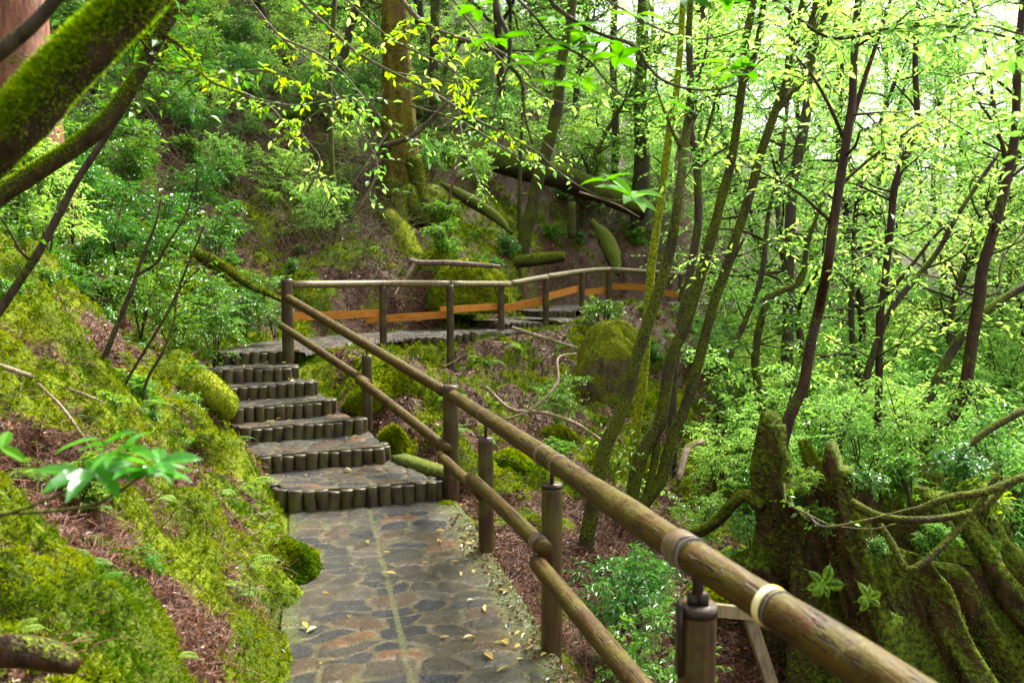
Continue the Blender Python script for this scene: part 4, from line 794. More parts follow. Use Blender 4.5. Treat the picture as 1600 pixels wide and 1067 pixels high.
# --- limbs and stems at the left
def near_limb():
    o = thing('mossy_limb', 'very thick fuzzy moss-covered limb crossing the upper left corner', 'limb', tuple(P(-80, 290, 1.9)))
    pts = [P(-150, 350, 1.95), P(-60, 275, 1.9), P(20, 205, 1.85), P(95, 122, 1.85), P(165, 55, 1.85), P(235, -15, 1.85), P(310, -110, 1.9)]
    m = MB(); tube(m, pts, [.054, .052, .05, .047, .044, .041, .037], 26, 10, .3, 9, 4); m.build('wood', M['log_moss'], o)
    sp, rr = spline(pts, [.054, .052, .05, .047, .044, .041, .037], 12); rng = np.random.default_rng(4); n = 26000
    t = rng.uniform(0, len(sp)-1.01, n); i = t.astype(int); c = sp[i]+(sp[i+1]-sp[i])*(t-i)[:, None]; T = norm(sp[i+1]-sp[i]); d = norm(np.cross(T, rnd(rng, n)))
    a = .5+.5*d[:, 2]; d2 = norm(d+rng.normal(size=(n, 3))*.35+T*.2); Ls = rng.uniform(.010, .026, n)*(.5+.9*a)
    kp = d[:, 2] > -.45+rng.normal(size=n)*.2; ml = MB(); leaves(ml, (c+d*(rr[i]*.93)[:, None])[kp], d2[kp], rnd(rng, n)[kp], Ls[kp], Ls[kp]*.28, False, .3); ml.build('moss', M['moss_limb'], o, False)
near_limb()
log_thing('dark_branch', 'smooth dark branch above the fuzzy mossy limb in the corner', 'branch', [(-60, 130, 1.9), (0, 82, 1.9), (45, 45), (80, 8), (120, -40)], [24, 23, 20, 18], 'bark_dark', 51, 10, .08)
lt = hand_tree('leaning_tree', 'dark stem slanting down to a bright mossy limb at the left edge', 'tree', [(-90, 350, 3.3), (-40, 332, 3.4), (0, 305, 3.5), (60, 268), (120, 228), (165, 192), (190, 160), (215, 120), (240, 72), (268, 25), (310, -40), (340, -90)], [30, 30, 28, 25, 21, 19, 17], 'bark_moss', 'leaf_gloss', 52, nl=4, L=.4, t=(.7, 1), base=0, branches=[[(258, 55, 3.5), (285, 75), (305, 100), (330, 128), (390, 150), (7, 3)], [(240, 60, 3.5), (222, 55), (203, 62), (6, 3)]], lL=.05)
tk = [c for c in lt.children if c.name.startswith('trunk')][0]; fuzz(tk, 22000, .014, 'moss_limb', .0, 3, None, .9)
hand_tree('thin_sapling', 'thin dark stem slanting from the mossy limb down to the left edge', 'tree', [(-30, 530, 4.0), (0, 485, 4.0), (30, 440), (60, 395), (95, 330), (120, 282), (165, 215), (190, 170), (215, 110), (235, 60)], [14, 13, 12, 9, 6], 'bark_dark', 'leaf_gloss', 53, nl=2, L=.3, t=(.3, .8), base=0, lL=.05)
hand_tree('cedar_tree', 'red-barked cedar trunk at the upper left corner behind the mossy limb', 'tree', [(72, 320, 10.5), (58, 260), (46, 160), (34, 60), (24, -60)], [96, 86, 80, 78], 'bark_cedar_red', 'leaf_dark', 54, nl=0, seg=28)
for k, (sp, w, br, lab) in enumerate([([(157, 580, 5.6), (177, 524), (197, 475), (210, 442), (213, 429), (226, 393), (243, 350), (252, 310)], [9, 8, 5, 3], [[(213, 430, 5.6), (243, 412), (262, 380), (282, 350), (300, 310), (6, 2)]], 'thickest forked bare sapling on the left bank'),
        ([(195, 603, 6), (243, 521), (269, 475), (289, 425), (308, 380), (320, 350)], [4.5, 4, 2.5], [], 'thin straight sapling left of the stairs'), ([(226, 607, 6.1), (256, 547), (272, 501), (279, 455), (312, 419), (330, 395)], [4.5, 4, 2.5], [], 'thin crooked sapling nearest the stairs')]):
    hand_tree('bare_sapling', lab, 'sapling', sp, w, 'bark_dark', 'leaf_gloss', 60+k, nl=5, L=.35, t=(.55, 1), branches=br, lL=.05, lW=.02, lk=5, twl=.12, twn=3, r=.004)
for k, (sp, w, lab) in enumerate([([(-20, 565, 4.6), (60, 592, 4.7), (120, 612, 4.8), (170, 632, 4.9)], [9, 7, 4], 'grey dead stick on the left bank pointing at the stairs'), ([(60, 600, 4.6), (100, 640, 4.4), (140, 700, 4.2), (150, 735, 4.1)], [5, 4, 3], 'thin dead stick curving down the left bank'), ([(760, 605, 9.6), (800, 640, 9.2), (850, 645, 9), (900, 662, 8.8), (940, 688, 8.7)], [5, 7, 5], 'long pale dead branch behind the handrail'),
        ([(790, 655, 9), (830, 640, 9), (870, 600, 9.2), (872, 560, 9.4), (900, 552, 9.6)], [4, 5, 3], 'crooked pale twig rising from the slope below the cone-shaped stump'), ([(800, 512, 12.6), (850, 528, 12.4), (905, 545, 12)], [5, 6, 4], 'dead stick lying below the two low path steps'), ([(290, 560, 9.3), (322, 540, 9.6), (340, 525, 9.8)], [5, 4, 3], 'pale stick lying at the corner of the top step'),
        ([(1060, 750, 7.4), (1075, 700, 7.6), (1100, 690, 7.8)], [10, 12, 6], 'pale broken root behind the leaning trunks'), ([(905, 300, 16), (960, 318, 16), (1000, 340, 16)], [3, 3, 2], 'thin dead twig over the brown slope'), ([(700, 320, 15), (712, 265, 14.8), (722, 230, 14.8), (716, 170, 14.8)], [5, 5, 3], 'reddish bare stick standing right of the cedar')]):
    log_thing('dead_stick', lab, 'stick', sp, w, 'bark_pale' if k != 8 else 'bark_fallen', 80+k, 7, .15)
# ------------------------------------------------------------------ leafy branches in front
def whorl(ml, c, ax, n, L, W, rng, open_=.95):
    ax = norm(np.array(ax, float)); ref = norm(np.cross(ax, [.3, .2, 1])); q = np.cross(ax, ref); a = np.arange(n)*2.4+rng.uniform(0, 6)
    D = ax*(1-open_*.75)+(np.cos(a)[:, None]*ref+np.sin(a)[:, None]*q)*open_ + rng.normal(size=(n, 3))*.12
    leaves(ml, np.repeat([c], n, 0)+ax*rng.uniform(-.02, .01, (n, 1)), D, np.repeat([ax], n, 0)+rng.normal(size=(n, 3))*.15, L*rng.uniform(.7, 1.1, n), W*rng.uniform(.8, 1.1, n), True, .3, .16)
def leafy(name, label, stems, ws, clusters, mat, seed, bark='bark_dark', fine=None, group=None):
    rng = np.random.default_rng(seed); o = thing(name, label, 'branch', tuple(P(*stems[0][0])), group); m = MB(); ml = MB(); allp = []
    for sp, w in zip(stems, ws):
        pts = [P(*q) for q in sp]; mm_ = MB(); tube(mm_, pts, np.linspace(w[0], w[1], len(pts))*sp[0][2]/FPX/2, 7, 6, .06, 9, seed); mm_.build('stem', M[bark], o); allp.append(spline(pts, 0, 6)[0])
    m2 = m
    for (px, py, d, n, L) in clusters:
        c = P(px, py, d); whorl(ml, c, rnd(rng, 1)[0]*.35+np.array([0, -.12, 1]), n, L, L*.36, rng)
    if fine:
        n, L, W, k, tl = fine; pp = np.concatenate([q[int(len(q)*.12):] for q in allp]); ii = rng.integers(0, len(pp), n); D = norm(rng.normal(size=(n, 3))*np.array([1, .7, .35])+np.array([0, 0, -.15]))
        spray(m2, ml, pp[ii], D, rng.uniform(.5, 1.2, n)*tl, k, L, W, rng, True, .3, .0022)
    if m.n: tag(m.build('twigs', M[bark], o), kind='stuff')
    if ml.n: ml.build('foliage', M[mat], o, False)
leafy('leafy_branch', 'blurred glossy leaf whorls on a thin stem in the lower left foreground', [[(-40, 802, 1.75), (60, 800, 1.75), (140, 790, 1.7), (190, 765, 1.7), (232, 735, 1.7)], [(-20, 812, 1.75), (50, 790, 1.72), (100, 768, 1.7), (135, 745, 1.68)]], [(7, 4), (6, 4)], [(232, 735, 1.7, 8, .105), (250, 722, 1.72, 5, .095), (145, 738, 1.68, 7, .105), (195, 700, 1.68, 6, .1), (160, 690, 1.7, 5, .09)], 'leaf_wet', 1)
leafy('leafy_branch', 'single leaf pair at the left edge above the blurred whorls', [[(-60, 735, 1.8), (-20, 715, 1.8), (0, 700, 1.8)]], [(5, 4)], [(2, 700, 1.8, 4, .07)], 'leaf_big', 2)
leafy('leafy_branch', 'thin stem ending in one fresh leaf whorl over the brown slope', [[(845, 245, 3.4), (880, 275, 3.4), (920, 300, 3.4), (958, 314, 3.4), (985, 310, 3.4)]], [(3.5, 3)], [(987, 308, 3.4, 8, .16), (945, 282, 3.4, 4, .12)], 'leaf_big', 3)
leafy('leafy_branch', 'large translucent leaves on dark twigs at the upper middle', [[(772, -20, 3), (780, 25, 3), (796, 60, 3), (797, 100, 3), (815, 128, 3), (820, 180, 3), (832, 225, 3)], [(840, -20, 3), (880, 20, 3), (930, 50, 3), (990, 72, 3), (1010, 100, 3), (1035, 125, 3), (1080, 140, 3), (1130, 138, 3), (1165, 120, 3)], [(800, -10, 3), (830, 20, 3), (870, 65, 3), (920, 95, 3), (950, 130, 3), (990, 160, 3), (1030, 150, 3)], [(797, 100, 3), (780, 140, 3), (770, 190, 3)]], [(10, 4), (7, 3), (5, 2), (4, 2)],
      [(775, 65, 3, 6, .13), (835, 95, 3, 6, .13), (880, 40, 3, 5, .13), (895, 75, 3, 6, .13), (925, 60, 3, 6, .13), (745, 15, 3, 4, .12), (965, 90, 3, 5, .13), (1030, 150, 3, 4, .12), (1140, 100, 3, 4, .13), (1165, 110, 3, 4, .13), (1000, 20, 3, 3, .12), (870, 130, 3, 5, .11), (910, 130, 3, 4, .11)], 'leaf_big', 4)
leafy('leafy_branch', 'dark hanging leaves cut by the upper frame edge', [[(1060, -60, 2.2), (1080, -25, 2.2), (1110, -12, 2.2)], [(1370, -60, 2.2), (1385, -20, 2.2)]], [(5, 3), (5, 3)], [(1078, -8, 2.2, 4, .1), (1125, -5, 2.2, 5, .11), (1390, -8, 2.2, 4, .09), (1145, -12, 2.2, 3, .1)], 'leaf_big', 5)
leafy('leafy_branch', 'long grey branch with fresh yellow leaves hanging before the cedar trunk', [[(452, -20, 6), (480, 12, 6), (520, 50, 6), (560, 84, 6), (610, 112, 6), (680, 147, 6), (740, 185, 6), (800, 215, 6), (850, 245, 6)], [(560, 84, 6), (610, 60, 6), (640, 40, 6)], [(610, 112, 6), (680, 125, 6.2), (740, 130, 6.2)]], [(7, 3), (3, 2), (3, 2)], [], 'leaf_yel', 6, 'twig', (46, .06, .024, 6, .1))
leafy('leafy_branch', 'arching branch with sparse yellow leaves at the upper middle', [[(612, -20, 5.5), (660, 35, 5.5), (720, 60, 5.5), (775, 78, 5.5), (820, 110, 5.5), (845, 150, 5.5)], [(660, 35, 5.5), (700, 90, 5.5), (720, 150, 5.5)]], [(8, 3), (3, 1.5)], [], 'leaf_yel', 7, 'twig', (28, .06, .024, 6, .1))
leafy('leafy_branch', 'bare-based branch with bright leaves left of the cedar', [[(255, 57, 6), (290, 85, 6.3), (330, 125, 6.6), (390, 150, 6.8), (430, 175, 7), (455, 215, 7)], [(330, 125, 6.6), (400, 110, 6.6), (470, 130, 6.6), (540, 170, 6.6)], [(390, 0, 6.5), (440, 60, 6.5), (500, 110, 6.5), (545, 180, 6.5)]], [(9, 3), (4, 2), (4, 2)], [], 'leaf_yel', 8, 'twig', (70, .06, .026, 6, .12))
leafy('leafy_branch', 'drooping yellow-green twig over the fallen log', [[(800, 215, 6), (790, 185, 6.1), (835, 210, 6), (870, 240, 6), (905, 260, 6)], [(716, 170, 8), (722, 220, 8), (745, 280, 8), (765, 310, 8)]], [(3, 2), (4, 2)], [], 'leaf_bg', 9, 'twig', (24, .045, .02, 5, .18))
leafy('leafy_branch', 'curving branch with green leaves across the upper right', [[(1190, -20, 4), (1230, 15, 4), (1300, 60, 4), (1390, 45, 4), (1480, 40, 4), (1560, 55, 4), (1640, 75, 4)], [(1390, 45, 4), (1420, 20, 4), (1460, -20, 4)], [(1480, 40, 4), (1540, 10, 4), (1600, -10, 4)]], [(6, 4), (4, 2), (4, 2)], [], 'leaf_bg', 10, 'bark_dark', (100, .045, .02, 6, .22))
leafy('leafy_branch', 'low branch with blurred leaves at the upper right corner', [[(1680, 60, 2.6), (1600, 55, 2.6), (1540, 40, 2.6), (1480, 60, 2.6)], [(1660, 160, 2.8), (1600, 180, 2.8), (1560, 190, 2.8)]], [(5, 2), (5, 2)], [], 'leaf_bg', 11, 'bark_dark', (30, .045, .02, 5, .18))
for k, (a, b, c, d_, lab) in enumerate([((560, 330), (590, 260), (560, 190), (600, 140), 'curved bare twig rising left of the cedar'), ((380, 150), (460, 165), (560, 150), (600, 190), 'long bare grey twig crossing before the brown slope'), ((440, 60), (520, 100), (600, 190), (660, 230), 'bare twig slanting down to the cedar'), ((640, 165), (720, 190), (800, 240), (850, 260), 'thin bare twigs before the fallen log'), ((480, 300), (500, 250), (470, 200), (520, 160), 'forked dry twig over the brown slope left of the cedar'), ((520, -20), (610, 60), (700, 105), (760, 160), 'thin grey twig arc before the cedar'), ((930, -10), (1040, 50), (1110, 60), (1200, 30), 'thin bare twig arc over the upper middle'), ((700, -10), (770, 80), (850, 150), (930, 170), 'bare twig crossing the dark branches')]):
    leafy('bare_twig', lab, [[(*a, 5), (*b, 5), (*c, 5), (*d_, 5)]], [(4, 2)], [], 'leaf_bg', 30+k, 'twig', (14, .05, .022, 4, .18))

# ------------------------------------------------------------------ copies: trees, shrubs, ferns
def proto_tree(name, seed, h, r, leaf, bark, t0, nl, L, lk, lL, lW, twl, lean=.12, twn=13, part='crown'):
    rng = np.random.default_rng(seed); o = thing(name, None, None, world=False); n = 8; p = [np.array([0, 0, -.4])]; d = np.array([rng.normal()*lean, rng.normal()*lean, 1.])
    for i in range(n): d = norm(d+rng.normal(size=3)*np.array([.1, .1, .02])+np.array([0, 0, .06])); p.append(p[-1]+d*(h+.4)/n)
    rad = np.linspace(r*1.15, r*.3, n+1); m = MB(); ml = MB(); tube(m, p, rad, 9, 4, .12, 3, seed)
    A, D = limbs(m, p, rad, t0, 1, nl, L, rng, .45, r*.35, 5, None, twn)
    spray(m, ml, A, D, rng.uniform(.6, 1.2, len(A))*twl, lk, lL, lW, rng, False, .25, .004)
    m.build('trunk', M[bark], o); ml.build(part, M[leaf], o, False); return o
def proto_shrub(name, seed, h, w, leaf, n, lk, lL, lW, twl, nice=False, low=0.):
    rng = np.random.default_rng(seed); o = thing(name, None, None, world=False); m = MB(); ml = MB(); A = []; D = []
    ns = rng.integers(4, 8)
    for s in range(ns):
        a = rng.uniform(0, 6.28); top = np.array([math.cos(a)*w*rng.uniform(.2, .8), math.sin(a)*w*rng.uniform(.2, .8), h*rng.uniform(.7, 1.05)]); mid = top*np.array([.35, .35, .55])+rng.normal(size=3)*.04
        p = [np.array([0, 0, -.15]), mid, top]; tube(m, p, [.012, .008, .003], 5, 4, .1, 5, s)
        a_, b_ = limbs(m, p, [.012, .008, .004], .25, 1, max(3, n//ns//7), w*.6, rng, .35, .005, 4, None, 6); A.append(a_); D.append(b_)
    A = np.concatenate(A); D = np.concatenate(D); spray(m, ml, A, D, rng.uniform(.6, 1.2, len(A))*twl, lk, lL, lW, rng, nice, .28, .002)
    m.build('stem', M['bark_dark'], o); ml.build('foliage', M[leaf], o, False); return o
def proto_fern(seed, L0=.4, nf=6, k=19):
    rng = np.random.default_rng(seed); ml = MB(); ms = MB()
    for f in range(nf):
        a = f/nf*6.28+rng.normal()*.3; L = L0*rng.uniform(.7, 1.1); dr = np.array([math.cos(a), math.sin(a), 0]); s = np.linspace(0, 1, k)
        el = rng.uniform(.5, .9); pos = dr*(s*L)[:, None]*.85; pos[:, 2] = L*(el*s-.75*s*s)
        T = norm(np.gradient(pos, axis=0)); S = np.cross(T, [0, 0, 1.]); S = norm(S); N = np.cross(S, T)
        sticks(ms, pos[:-1], pos[1:], .0022, .0018)
        wl = L*.23*np.sin(np.clip(s*1.05+.12, 0, 1)*math.pi)**.8+.005
        for sg in (-1, 1): leaves(ml, pos, S*sg+T*.35, N+rng.normal(size=(k, 3))*.12, wl, np.full(k, L/k*.72), False, .2, .08)
    o = thing('fern', None, None, world=False); ml.build('frond', M['fern'], o, False); ms.build('stalk', M['fern'], o, False); return o
RG = np.random.default_rng(77)
def put(protos, used, x, y, s, rz=None, z=None, tilt=(0, 0), label=None, cat=None, group=None):
    p = protos[RG.integers(len(protos))]; z = g1(x, y) if z is None else z; rz = RG.uniform(0, 6.28) if rz is None else rz
    loc = (float(x), float(y), float(z)-.03)
    if id(p) not in used: used[id(p)] = 1; p.location = loc; p.rotation_euler = (tilt[0], tilt[1], rz); p.scale = (s, s, s); o = p
    else: o = dup(p, loc, rz, s, tilt)
    tag(o, label, cat, group); return o
used = {}
TR_ = [proto_tree('forest_tree', 100+k, h, r, lf, bk, t0, nl, L, lk+1, lL*.85, lW*.85, tw_) for k, (h, r, lf, bk, t0, nl, L, lk, lL, lW, tw_) in enumerate([
    (9, 0.056, 'leaf_bg', 'bark_dark', .15, 46, 2.2, 8, .1, .048, .5), (10, 0.068, 'leaf_bg2', 'bark_red', .2, 48, 2.4, 8, .11, .05, .55), (8, 0.050, 'leaf_bg', 'bark_moss', .12, 44, 2, 8, .095, .045, .5), (11, 0.074, 'leaf_bg2', 'bark_dark', .25, 52, 2.6, 8, .12, .055, .6)])]
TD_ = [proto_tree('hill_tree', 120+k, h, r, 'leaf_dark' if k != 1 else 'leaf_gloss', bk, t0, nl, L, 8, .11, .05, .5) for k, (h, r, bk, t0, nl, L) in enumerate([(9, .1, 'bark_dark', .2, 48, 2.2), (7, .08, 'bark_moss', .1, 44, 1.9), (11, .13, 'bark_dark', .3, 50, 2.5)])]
SH_B = [proto_shrub('bright_shrub', 140+k, 1.3, .8, ('leaf_bg', 'leaf_bg', 'leaf_bg2')[k], 260, 8, .065, .026, .24) for k in range(3)]
SH_G = [proto_shrub('glossy_shrub', 150+k, 1.1, .75, 'leaf_gloss', 260, 8, .07, .027, .22) for k in range(3)]
SH_L = [proto_shrub('leafy_seedling', 160+k, .38, .26, ('leaf_gloss', 'fern')[k % 2], 90, 7, .06, .024, .12, True) for k in range(3)]
FE = [proto_fern(170+k, (.36, .3, .42)[k]) for k in range(3)]
def clear(x, y, r): return path_q(np.array([x]), np.array([y]))[0][0] > r
# each thing by its own place on the ground
def scatter(protos, n, box, fn, s, label, cat, group, rp=1.1, mind=.5, tilt=.1):
    pts = []; tries = 0
    while len(pts) < n and tries < n*40:
        tries += 1; x = RG.uniform(box[0], box[1]); y = box[2]*(box[3]/box[2])**RG.uniform(0, 1)
        if not fn(x, y) or not clear(x, y, rp): continue
        if any((x-a)**2+(y-b)**2 < (mind*(.6+y/20))**2 for a, b in pts): continue
        pts.append((x, y)); put(protos, used, x, y, RG.uniform(*s), tilt=(RG.normal()*tilt, RG.normal()*tilt), label=label, cat=cat, group=group)
infr = lambda x, y, m=.75: abs(x) < y*m+1.0
right = lambda x, y: infr(x, y) and x > .9+.18*y and not (y < 7.6 and 1.0 < x < 4.6)
scatter(SH_B, 70, (1.5, 15, 8.5, 20), lambda x, y: right(x, y) and x > 2.4, (.7, 1.35), 'bright small-leaved shrub in the thicket right of the leaning trunks', 'shrub', 'bright shrubs in the right thicket', 1.6, .75)
scatter(SH_G, 40, (1.3, 12, 7.8, 17), lambda x, y: right(x, y) and x > 2.2, (.6, 1.2), 'glossy-leaved shrub in the thicket behind the giant stump', 'shrub', 'glossy shrubs in the right thicket', 1.6, .75)
scatter(TR_, 36, (3.2, 16, 11, 26), lambda x, y: infr(x, y) and x > .27*y+.6, (.6, .95), 'slender leafy tree in the bright wood on the right', 'tree', 'trees of the bright wood', 2, 1.1, .12)
scatter(TR_, 50, (0, 44, 22, 62), lambda x, y: infr(x, y) and x > -.02*y+1.6, (1., 1.6), 'far sunlit tree beyond the brown slope', 'tree', 'far sunlit trees', 2, 1.9, .08)
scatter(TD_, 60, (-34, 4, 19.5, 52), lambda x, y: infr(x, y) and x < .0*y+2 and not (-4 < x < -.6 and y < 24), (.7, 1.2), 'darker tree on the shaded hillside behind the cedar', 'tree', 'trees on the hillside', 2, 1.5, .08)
scatter(SH_G, 84, (-12, -3.2, 8.5, 21), lambda x, y: infr(x, y) and x < -.3*y-1.1-(.06*y+.2)*(y < 14.5) and y > 8, (.5, .95), 'glossy-leaved shrub on the steep left bank', 'shrub', 'glossy shrubs on the left bank', 1.7, .38)
scatter(SH_B+SH_G[:1], 150, (-20, 7, 17.5, 36), lambda x, y: infr(x, y) and (x < -3.2-.02*y or y > 21), (.7, 1.3), 'loose green shrub on the upper hillside', 'shrub', 'shrubs on the upper hillside', 1.6, .6)
scatter(FE, 110, (-8, -1.4, 2.4, 17), lambda x, y: infr(x, y) and x < PATHX(y)-.75 and (y > 3.6 or RG.uniform() < .3), (.35, .8), 'small green fern on the mossy left bank', 'fern', 'ferns on the left bank', .85, .2)
scatter(FE, 50, (-1.4, 6, 8.2, 17), lambda x, y: infr(x, y) and x > -.1*y, (.6, 1.0), 'bright fern on the brown slope below the far fence', 'fern', 'ferns on the lower slope', 1.0, .4)
scatter(SH_L, 110, (-8, -1.5, 2.6, 18), lambda x, y: infr(x, y) and x < PATHX(y)-.8-.3*(y < 6) and (y > 4.6 or RG.uniform() < .15), (.2, .6), 'little leafy seedling on the left bank', 'seedling', 'seedlings on the left bank', .9, .2)
scatter(SH_L[1:2]+FE, 46, (-1.2, 7, 7.5, 18), lambda x, y: infr(x, y) and x > -.08*y-.2, (.5, 1.2), 'little leafy seedling between handrail and thicket', 'seedling', 'seedlings on the lower slope', 1., .35)
scatter(SH_L+FE, 90, (-7, 4, 13.8, 21), lambda x, y: infr(x, y) and not (-.15*y < x < -.09*y and y < 17), (.6, 1.5), 'low green plant on the slope behind the far fence', 'plant', 'low plants above the far fence', 1.1, .45)
scatter(SH_B+SH_L, 70, (-7.5, -.8, 14.6, 21.5), lambda x, y: infr(x, y) and x > -.36*y-.5 and not (-.19*y < x < -.02*y and y < 18.5), (.5, 1.0), 'light green sapling on the slope left of the cedar and above the fence', 'sapling', 'saplings left of the cedar', 1.2, .42)
scatter(FE, 70, (-3.2, -1.2, 2.6, 7.2), lambda x, y: infr(x, y) and x < PATHX(y)-.78, (.22, .5), 'little fern sprouting from the moss beside the lower path', 'fern', 'little ferns beside the lower path', .85, .16)
# shrubs at places one can name
def at_px(protos, px, py, s, label, cat='shrub', name=None, d=None, group=None):
    q = hit(px, py) if d is None else P(px, py, d)
    o = put(protos, used, q[0], q[1], s, z=q[2], label=label, cat=cat, group=group); return o
for i, (px, py, s, d) in enumerate([(215, 400, .75, 8.6), (270, 405, .8, 9), (330, 400, .75, 9.4), (380, 375, .6, 10.6), (425, 385, .5, 11), (180, 330, .8, 9.8), (250, 320, .85, 10), (320, 320, .8, 10.3), (150, 250, .9, 11), (240, 240, .95, 11.5), (330, 235, .9, 12), (400, 290, .65, 11.6), (200, 160, .9, 12.6), (300, 150, .9, 13), (120, 180, 1, 12)]):
    q = P(px, py, d); x, y = q[0], q[1]; put(SH_G, used, x, y, s*.95, z=min(q[2], g1(x, y)+.25), label='dense glossy shrub massed on the bank above the left side of the stairs', cat='shrub', group='massed shrubs above the stairs')
for px, py, s, d, lab in [(965, 960, .55, 4.6, 'glossy shrub with pointed leaves under the near handrail'), (1000, 905, .5, 4.9, 'pointed-leaved shrub right of the leaning slender tree foot'), (1035, 1075, .5, 3.7, 'glossy low shrub left of the nearest post'), (1120, 720, .62, 8.2, 'pale feathery bush between the leaning trunks and the giant stump'), (870, 650, .55, 9.6, 'leafy bush among dead twigs below the cone-shaped stump'), (1530, 940, .5, 5.4, 'shrub at the far right beside the stump roots'), (1570, 860, .7, 6.4, 'loose shrub at the right edge'), (1180, 800, .5, 6.8, 'shrub left of the stump hollow'), (1090, 800, .45, 6.9, 'low shrub between the clump and the stump')]:
    q = P(px, py, d); put([SH_G, SH_B][int('feathery' in lab or 'loose' in lab)], used, q[0], q[1], s, z=min(q[2], g1(q[0], q[1])+.2), label=lab, cat='shrub')
for k, (px, py, d, s) in enumerate([(1265, 760, 5.0, .4), (1290, 820, 4.9, .35), (1340, 770, 5.0, .5), (1420, 760, 5.1, .6), (1450, 850, 4.9, .45), (1500, 760, 5.6, .8), (1380, 860, 4.75, .3), (1540, 800, 5.4, .8)]):
    q = P(px, py, d); put(SH_L, used, q[0], q[1], s, z=q[2], tilt=(.4, 0), label='tiny leafy plant rooted on the giant mossy stump', cat='seedling', group='plants on the giant stump')
for px, py, s, d in [(1430, 700, .8, 7), (1350, 690, .6, 7), (1500, 720, .9, 7.3), (1570, 760, .9, 6.8), (1210, 720, .5, 7), (70, 330, .9, 8), (20, 260, .9, 8.5), (110, 300, .8, 8.8)]:
    q = P(px, py, d); put(SH_G+SH_B, used, q[0], q[1], s, z=q[2]-.5*s, label='leafy shrub crowding round the giant stump' if px > 1000 else 'leafy shrub before the red cedar in the upper left', cat='shrub', group='shrubs round the giant stump' if px > 1000 else 'shrubs before the red cedar')
for px, py, d, s, lab in [(1285, 905, 4.55, .42, 'small fern on the front of the giant stump'), (1355, 925, 4.45, .4, 'fern in the stump furrow beside the small fern'), (1400, 960, 4.3, .22, 'tiny fern low on the stump root'), (375, 905, 4.2, .5, 'bright fern at the left path edge'), (20, 980, 2.6, .33, 'dark fern near the rotten log'), (380, 730, 6.2, .8, 'pale flat fern beside the lowest landing'), (330, 690, 6.8, .8, 'pale flat fern above the lowest landing'), (1540, 850, 5.4, .6, 'fern on the right shoulder of the stump')]:
    q = P(px, py, d); o = put(FE, used, q[0], q[1], s, z=q[2] if 'stump' in lab else min(q[2], g1(q[0], q[1])+.05), tilt=(1.15 if 'stump' in lab else .1, 0), rz=.3, label=lab, cat='fern')

# ------------------------------------------------------------------ moss, litter, fallen leaves
rng = np.random.default_rng(11)
def ground_pts(n, y0, y1, wide=.72, pw=1.0):
    y = y0*(y1/y0)**rng.uniform(0, 1, n)**pw; x = rng.uniform(-1, 1, n)*(y*wide+.3); return x, y
def gnorm(x, y, z):
    e = .03; dx = (gz(x+e, y)-z)/e; dy = (gz(x, y+e)-z)/e; return norm(np.stack([-dx, -dy, np.ones_like(dx)], 1))
x, y = ground_pts(165000, 1.9, 23); d, _ = path_q(x, y)
k = (moss_mask(x, y)+rng.normal(size=len(x))*.05 > .47) & (d > HW-.3) & ((gz(x, y) > -1.962) | (y > 7.2))
x, y = x[k], y[k]; z = gz(x, y); N = gnorm(x, y, z); n = len(x); sc_ = np.clip(y/5, .8, 3.2)*rng.uniform(.5, 1.4, n); ml = MB()
base = np.stack([x, y, z-.004], 1)+N*(sc_*rng.uniform(0, .012, n))[:, None]
for q in range(9):
    T = rnd(rng, n); T = norm(T-N*np.sum(T*N, 1, keepdims=True)); u = rng.uniform(0, 1, n)[:, None]; Ls = .019*sc_*rng.uniform(.7, 1.2, n)
    leaves(ml, base+T*u*.009*sc_[:, None], norm(N*(1.25-u)+T*(.25+u*.9)), T, Ls, Ls*.4, False, .25, .1)
tag(ml.build('moss_carpet', M['moss_blade'], None, False), 'bright yellow-green moss carpeting the banks', None, None, 'stuff')
x, y = ground_pts(120000, 1.9, 27); d, _ = path_q(x, y); k = (moss_mask(x, y)+rng.normal(size=len(x))*.1 < .47) & (d > HW-.04-np.abs(rng.normal(size=len(x)))*.08*(x > PATHX(y))); x, y = x[k], y[k]; z = gz(x, y); n = len(x); N = gnorm(x, y, z); z = np.where((y < 7) & (d[k] < HW+.05), np.maximum(z, -1.962), z)
ml = MB(); D = rnd(rng, n)*np.array([1, 1, .35])+N*.15; Ls = rng.uniform(.02, .05, n)*np.clip(y/6, .8, 2); leaves(ml, np.stack([x, y, z+.004], 1), D, N+rng.normal(size=(n, 3))*.4, Ls, Ls*.5, False, .3, .2)
tag(ml.build('leaf_litter', M['litter'], None, False), 'brown dead leaves covering the bare slopes', None, None, 'stuff')
x, y = ground_pts(80000, 1.9, 22); d, _ = path_q(x, y); k = (moss_mask(x, y)+rng.normal(size=len(x))*.15 < .5) & (d > HW+.02) & ((fbm(x*1.3, y*1.3, 71, 3) > -.25)); x, y = x[k], y[k]; z = gz(x, y); n = len(x); N = gnorm(x, y, z)
mm = MB(); A = np.stack([x, y, z+.006], 1)
for s in range(2):
    D = norm(rnd(rng, n)*np.array([1, 1, .3])+N*.08); B = A; l = rng.uniform(.025, .06, n)[:, None]; r0 = rng.uniform(.0012, .0028, n)*np.clip(y/5, .8, 2)
    for q in range(3):
        D = norm(D+rng.normal(size=(n, 3))*.35-N*.05); C = B+D*l; sticks(mm, B, C, r0, r0*.8); B = C
    A = A+rng.normal(size=(n, 3))*.01
tag(mm.build('cedar_litter', M['needle'], None, False), 'reddish brown dead cedar twigs strewn over the slopes', None, None, 'stuff')
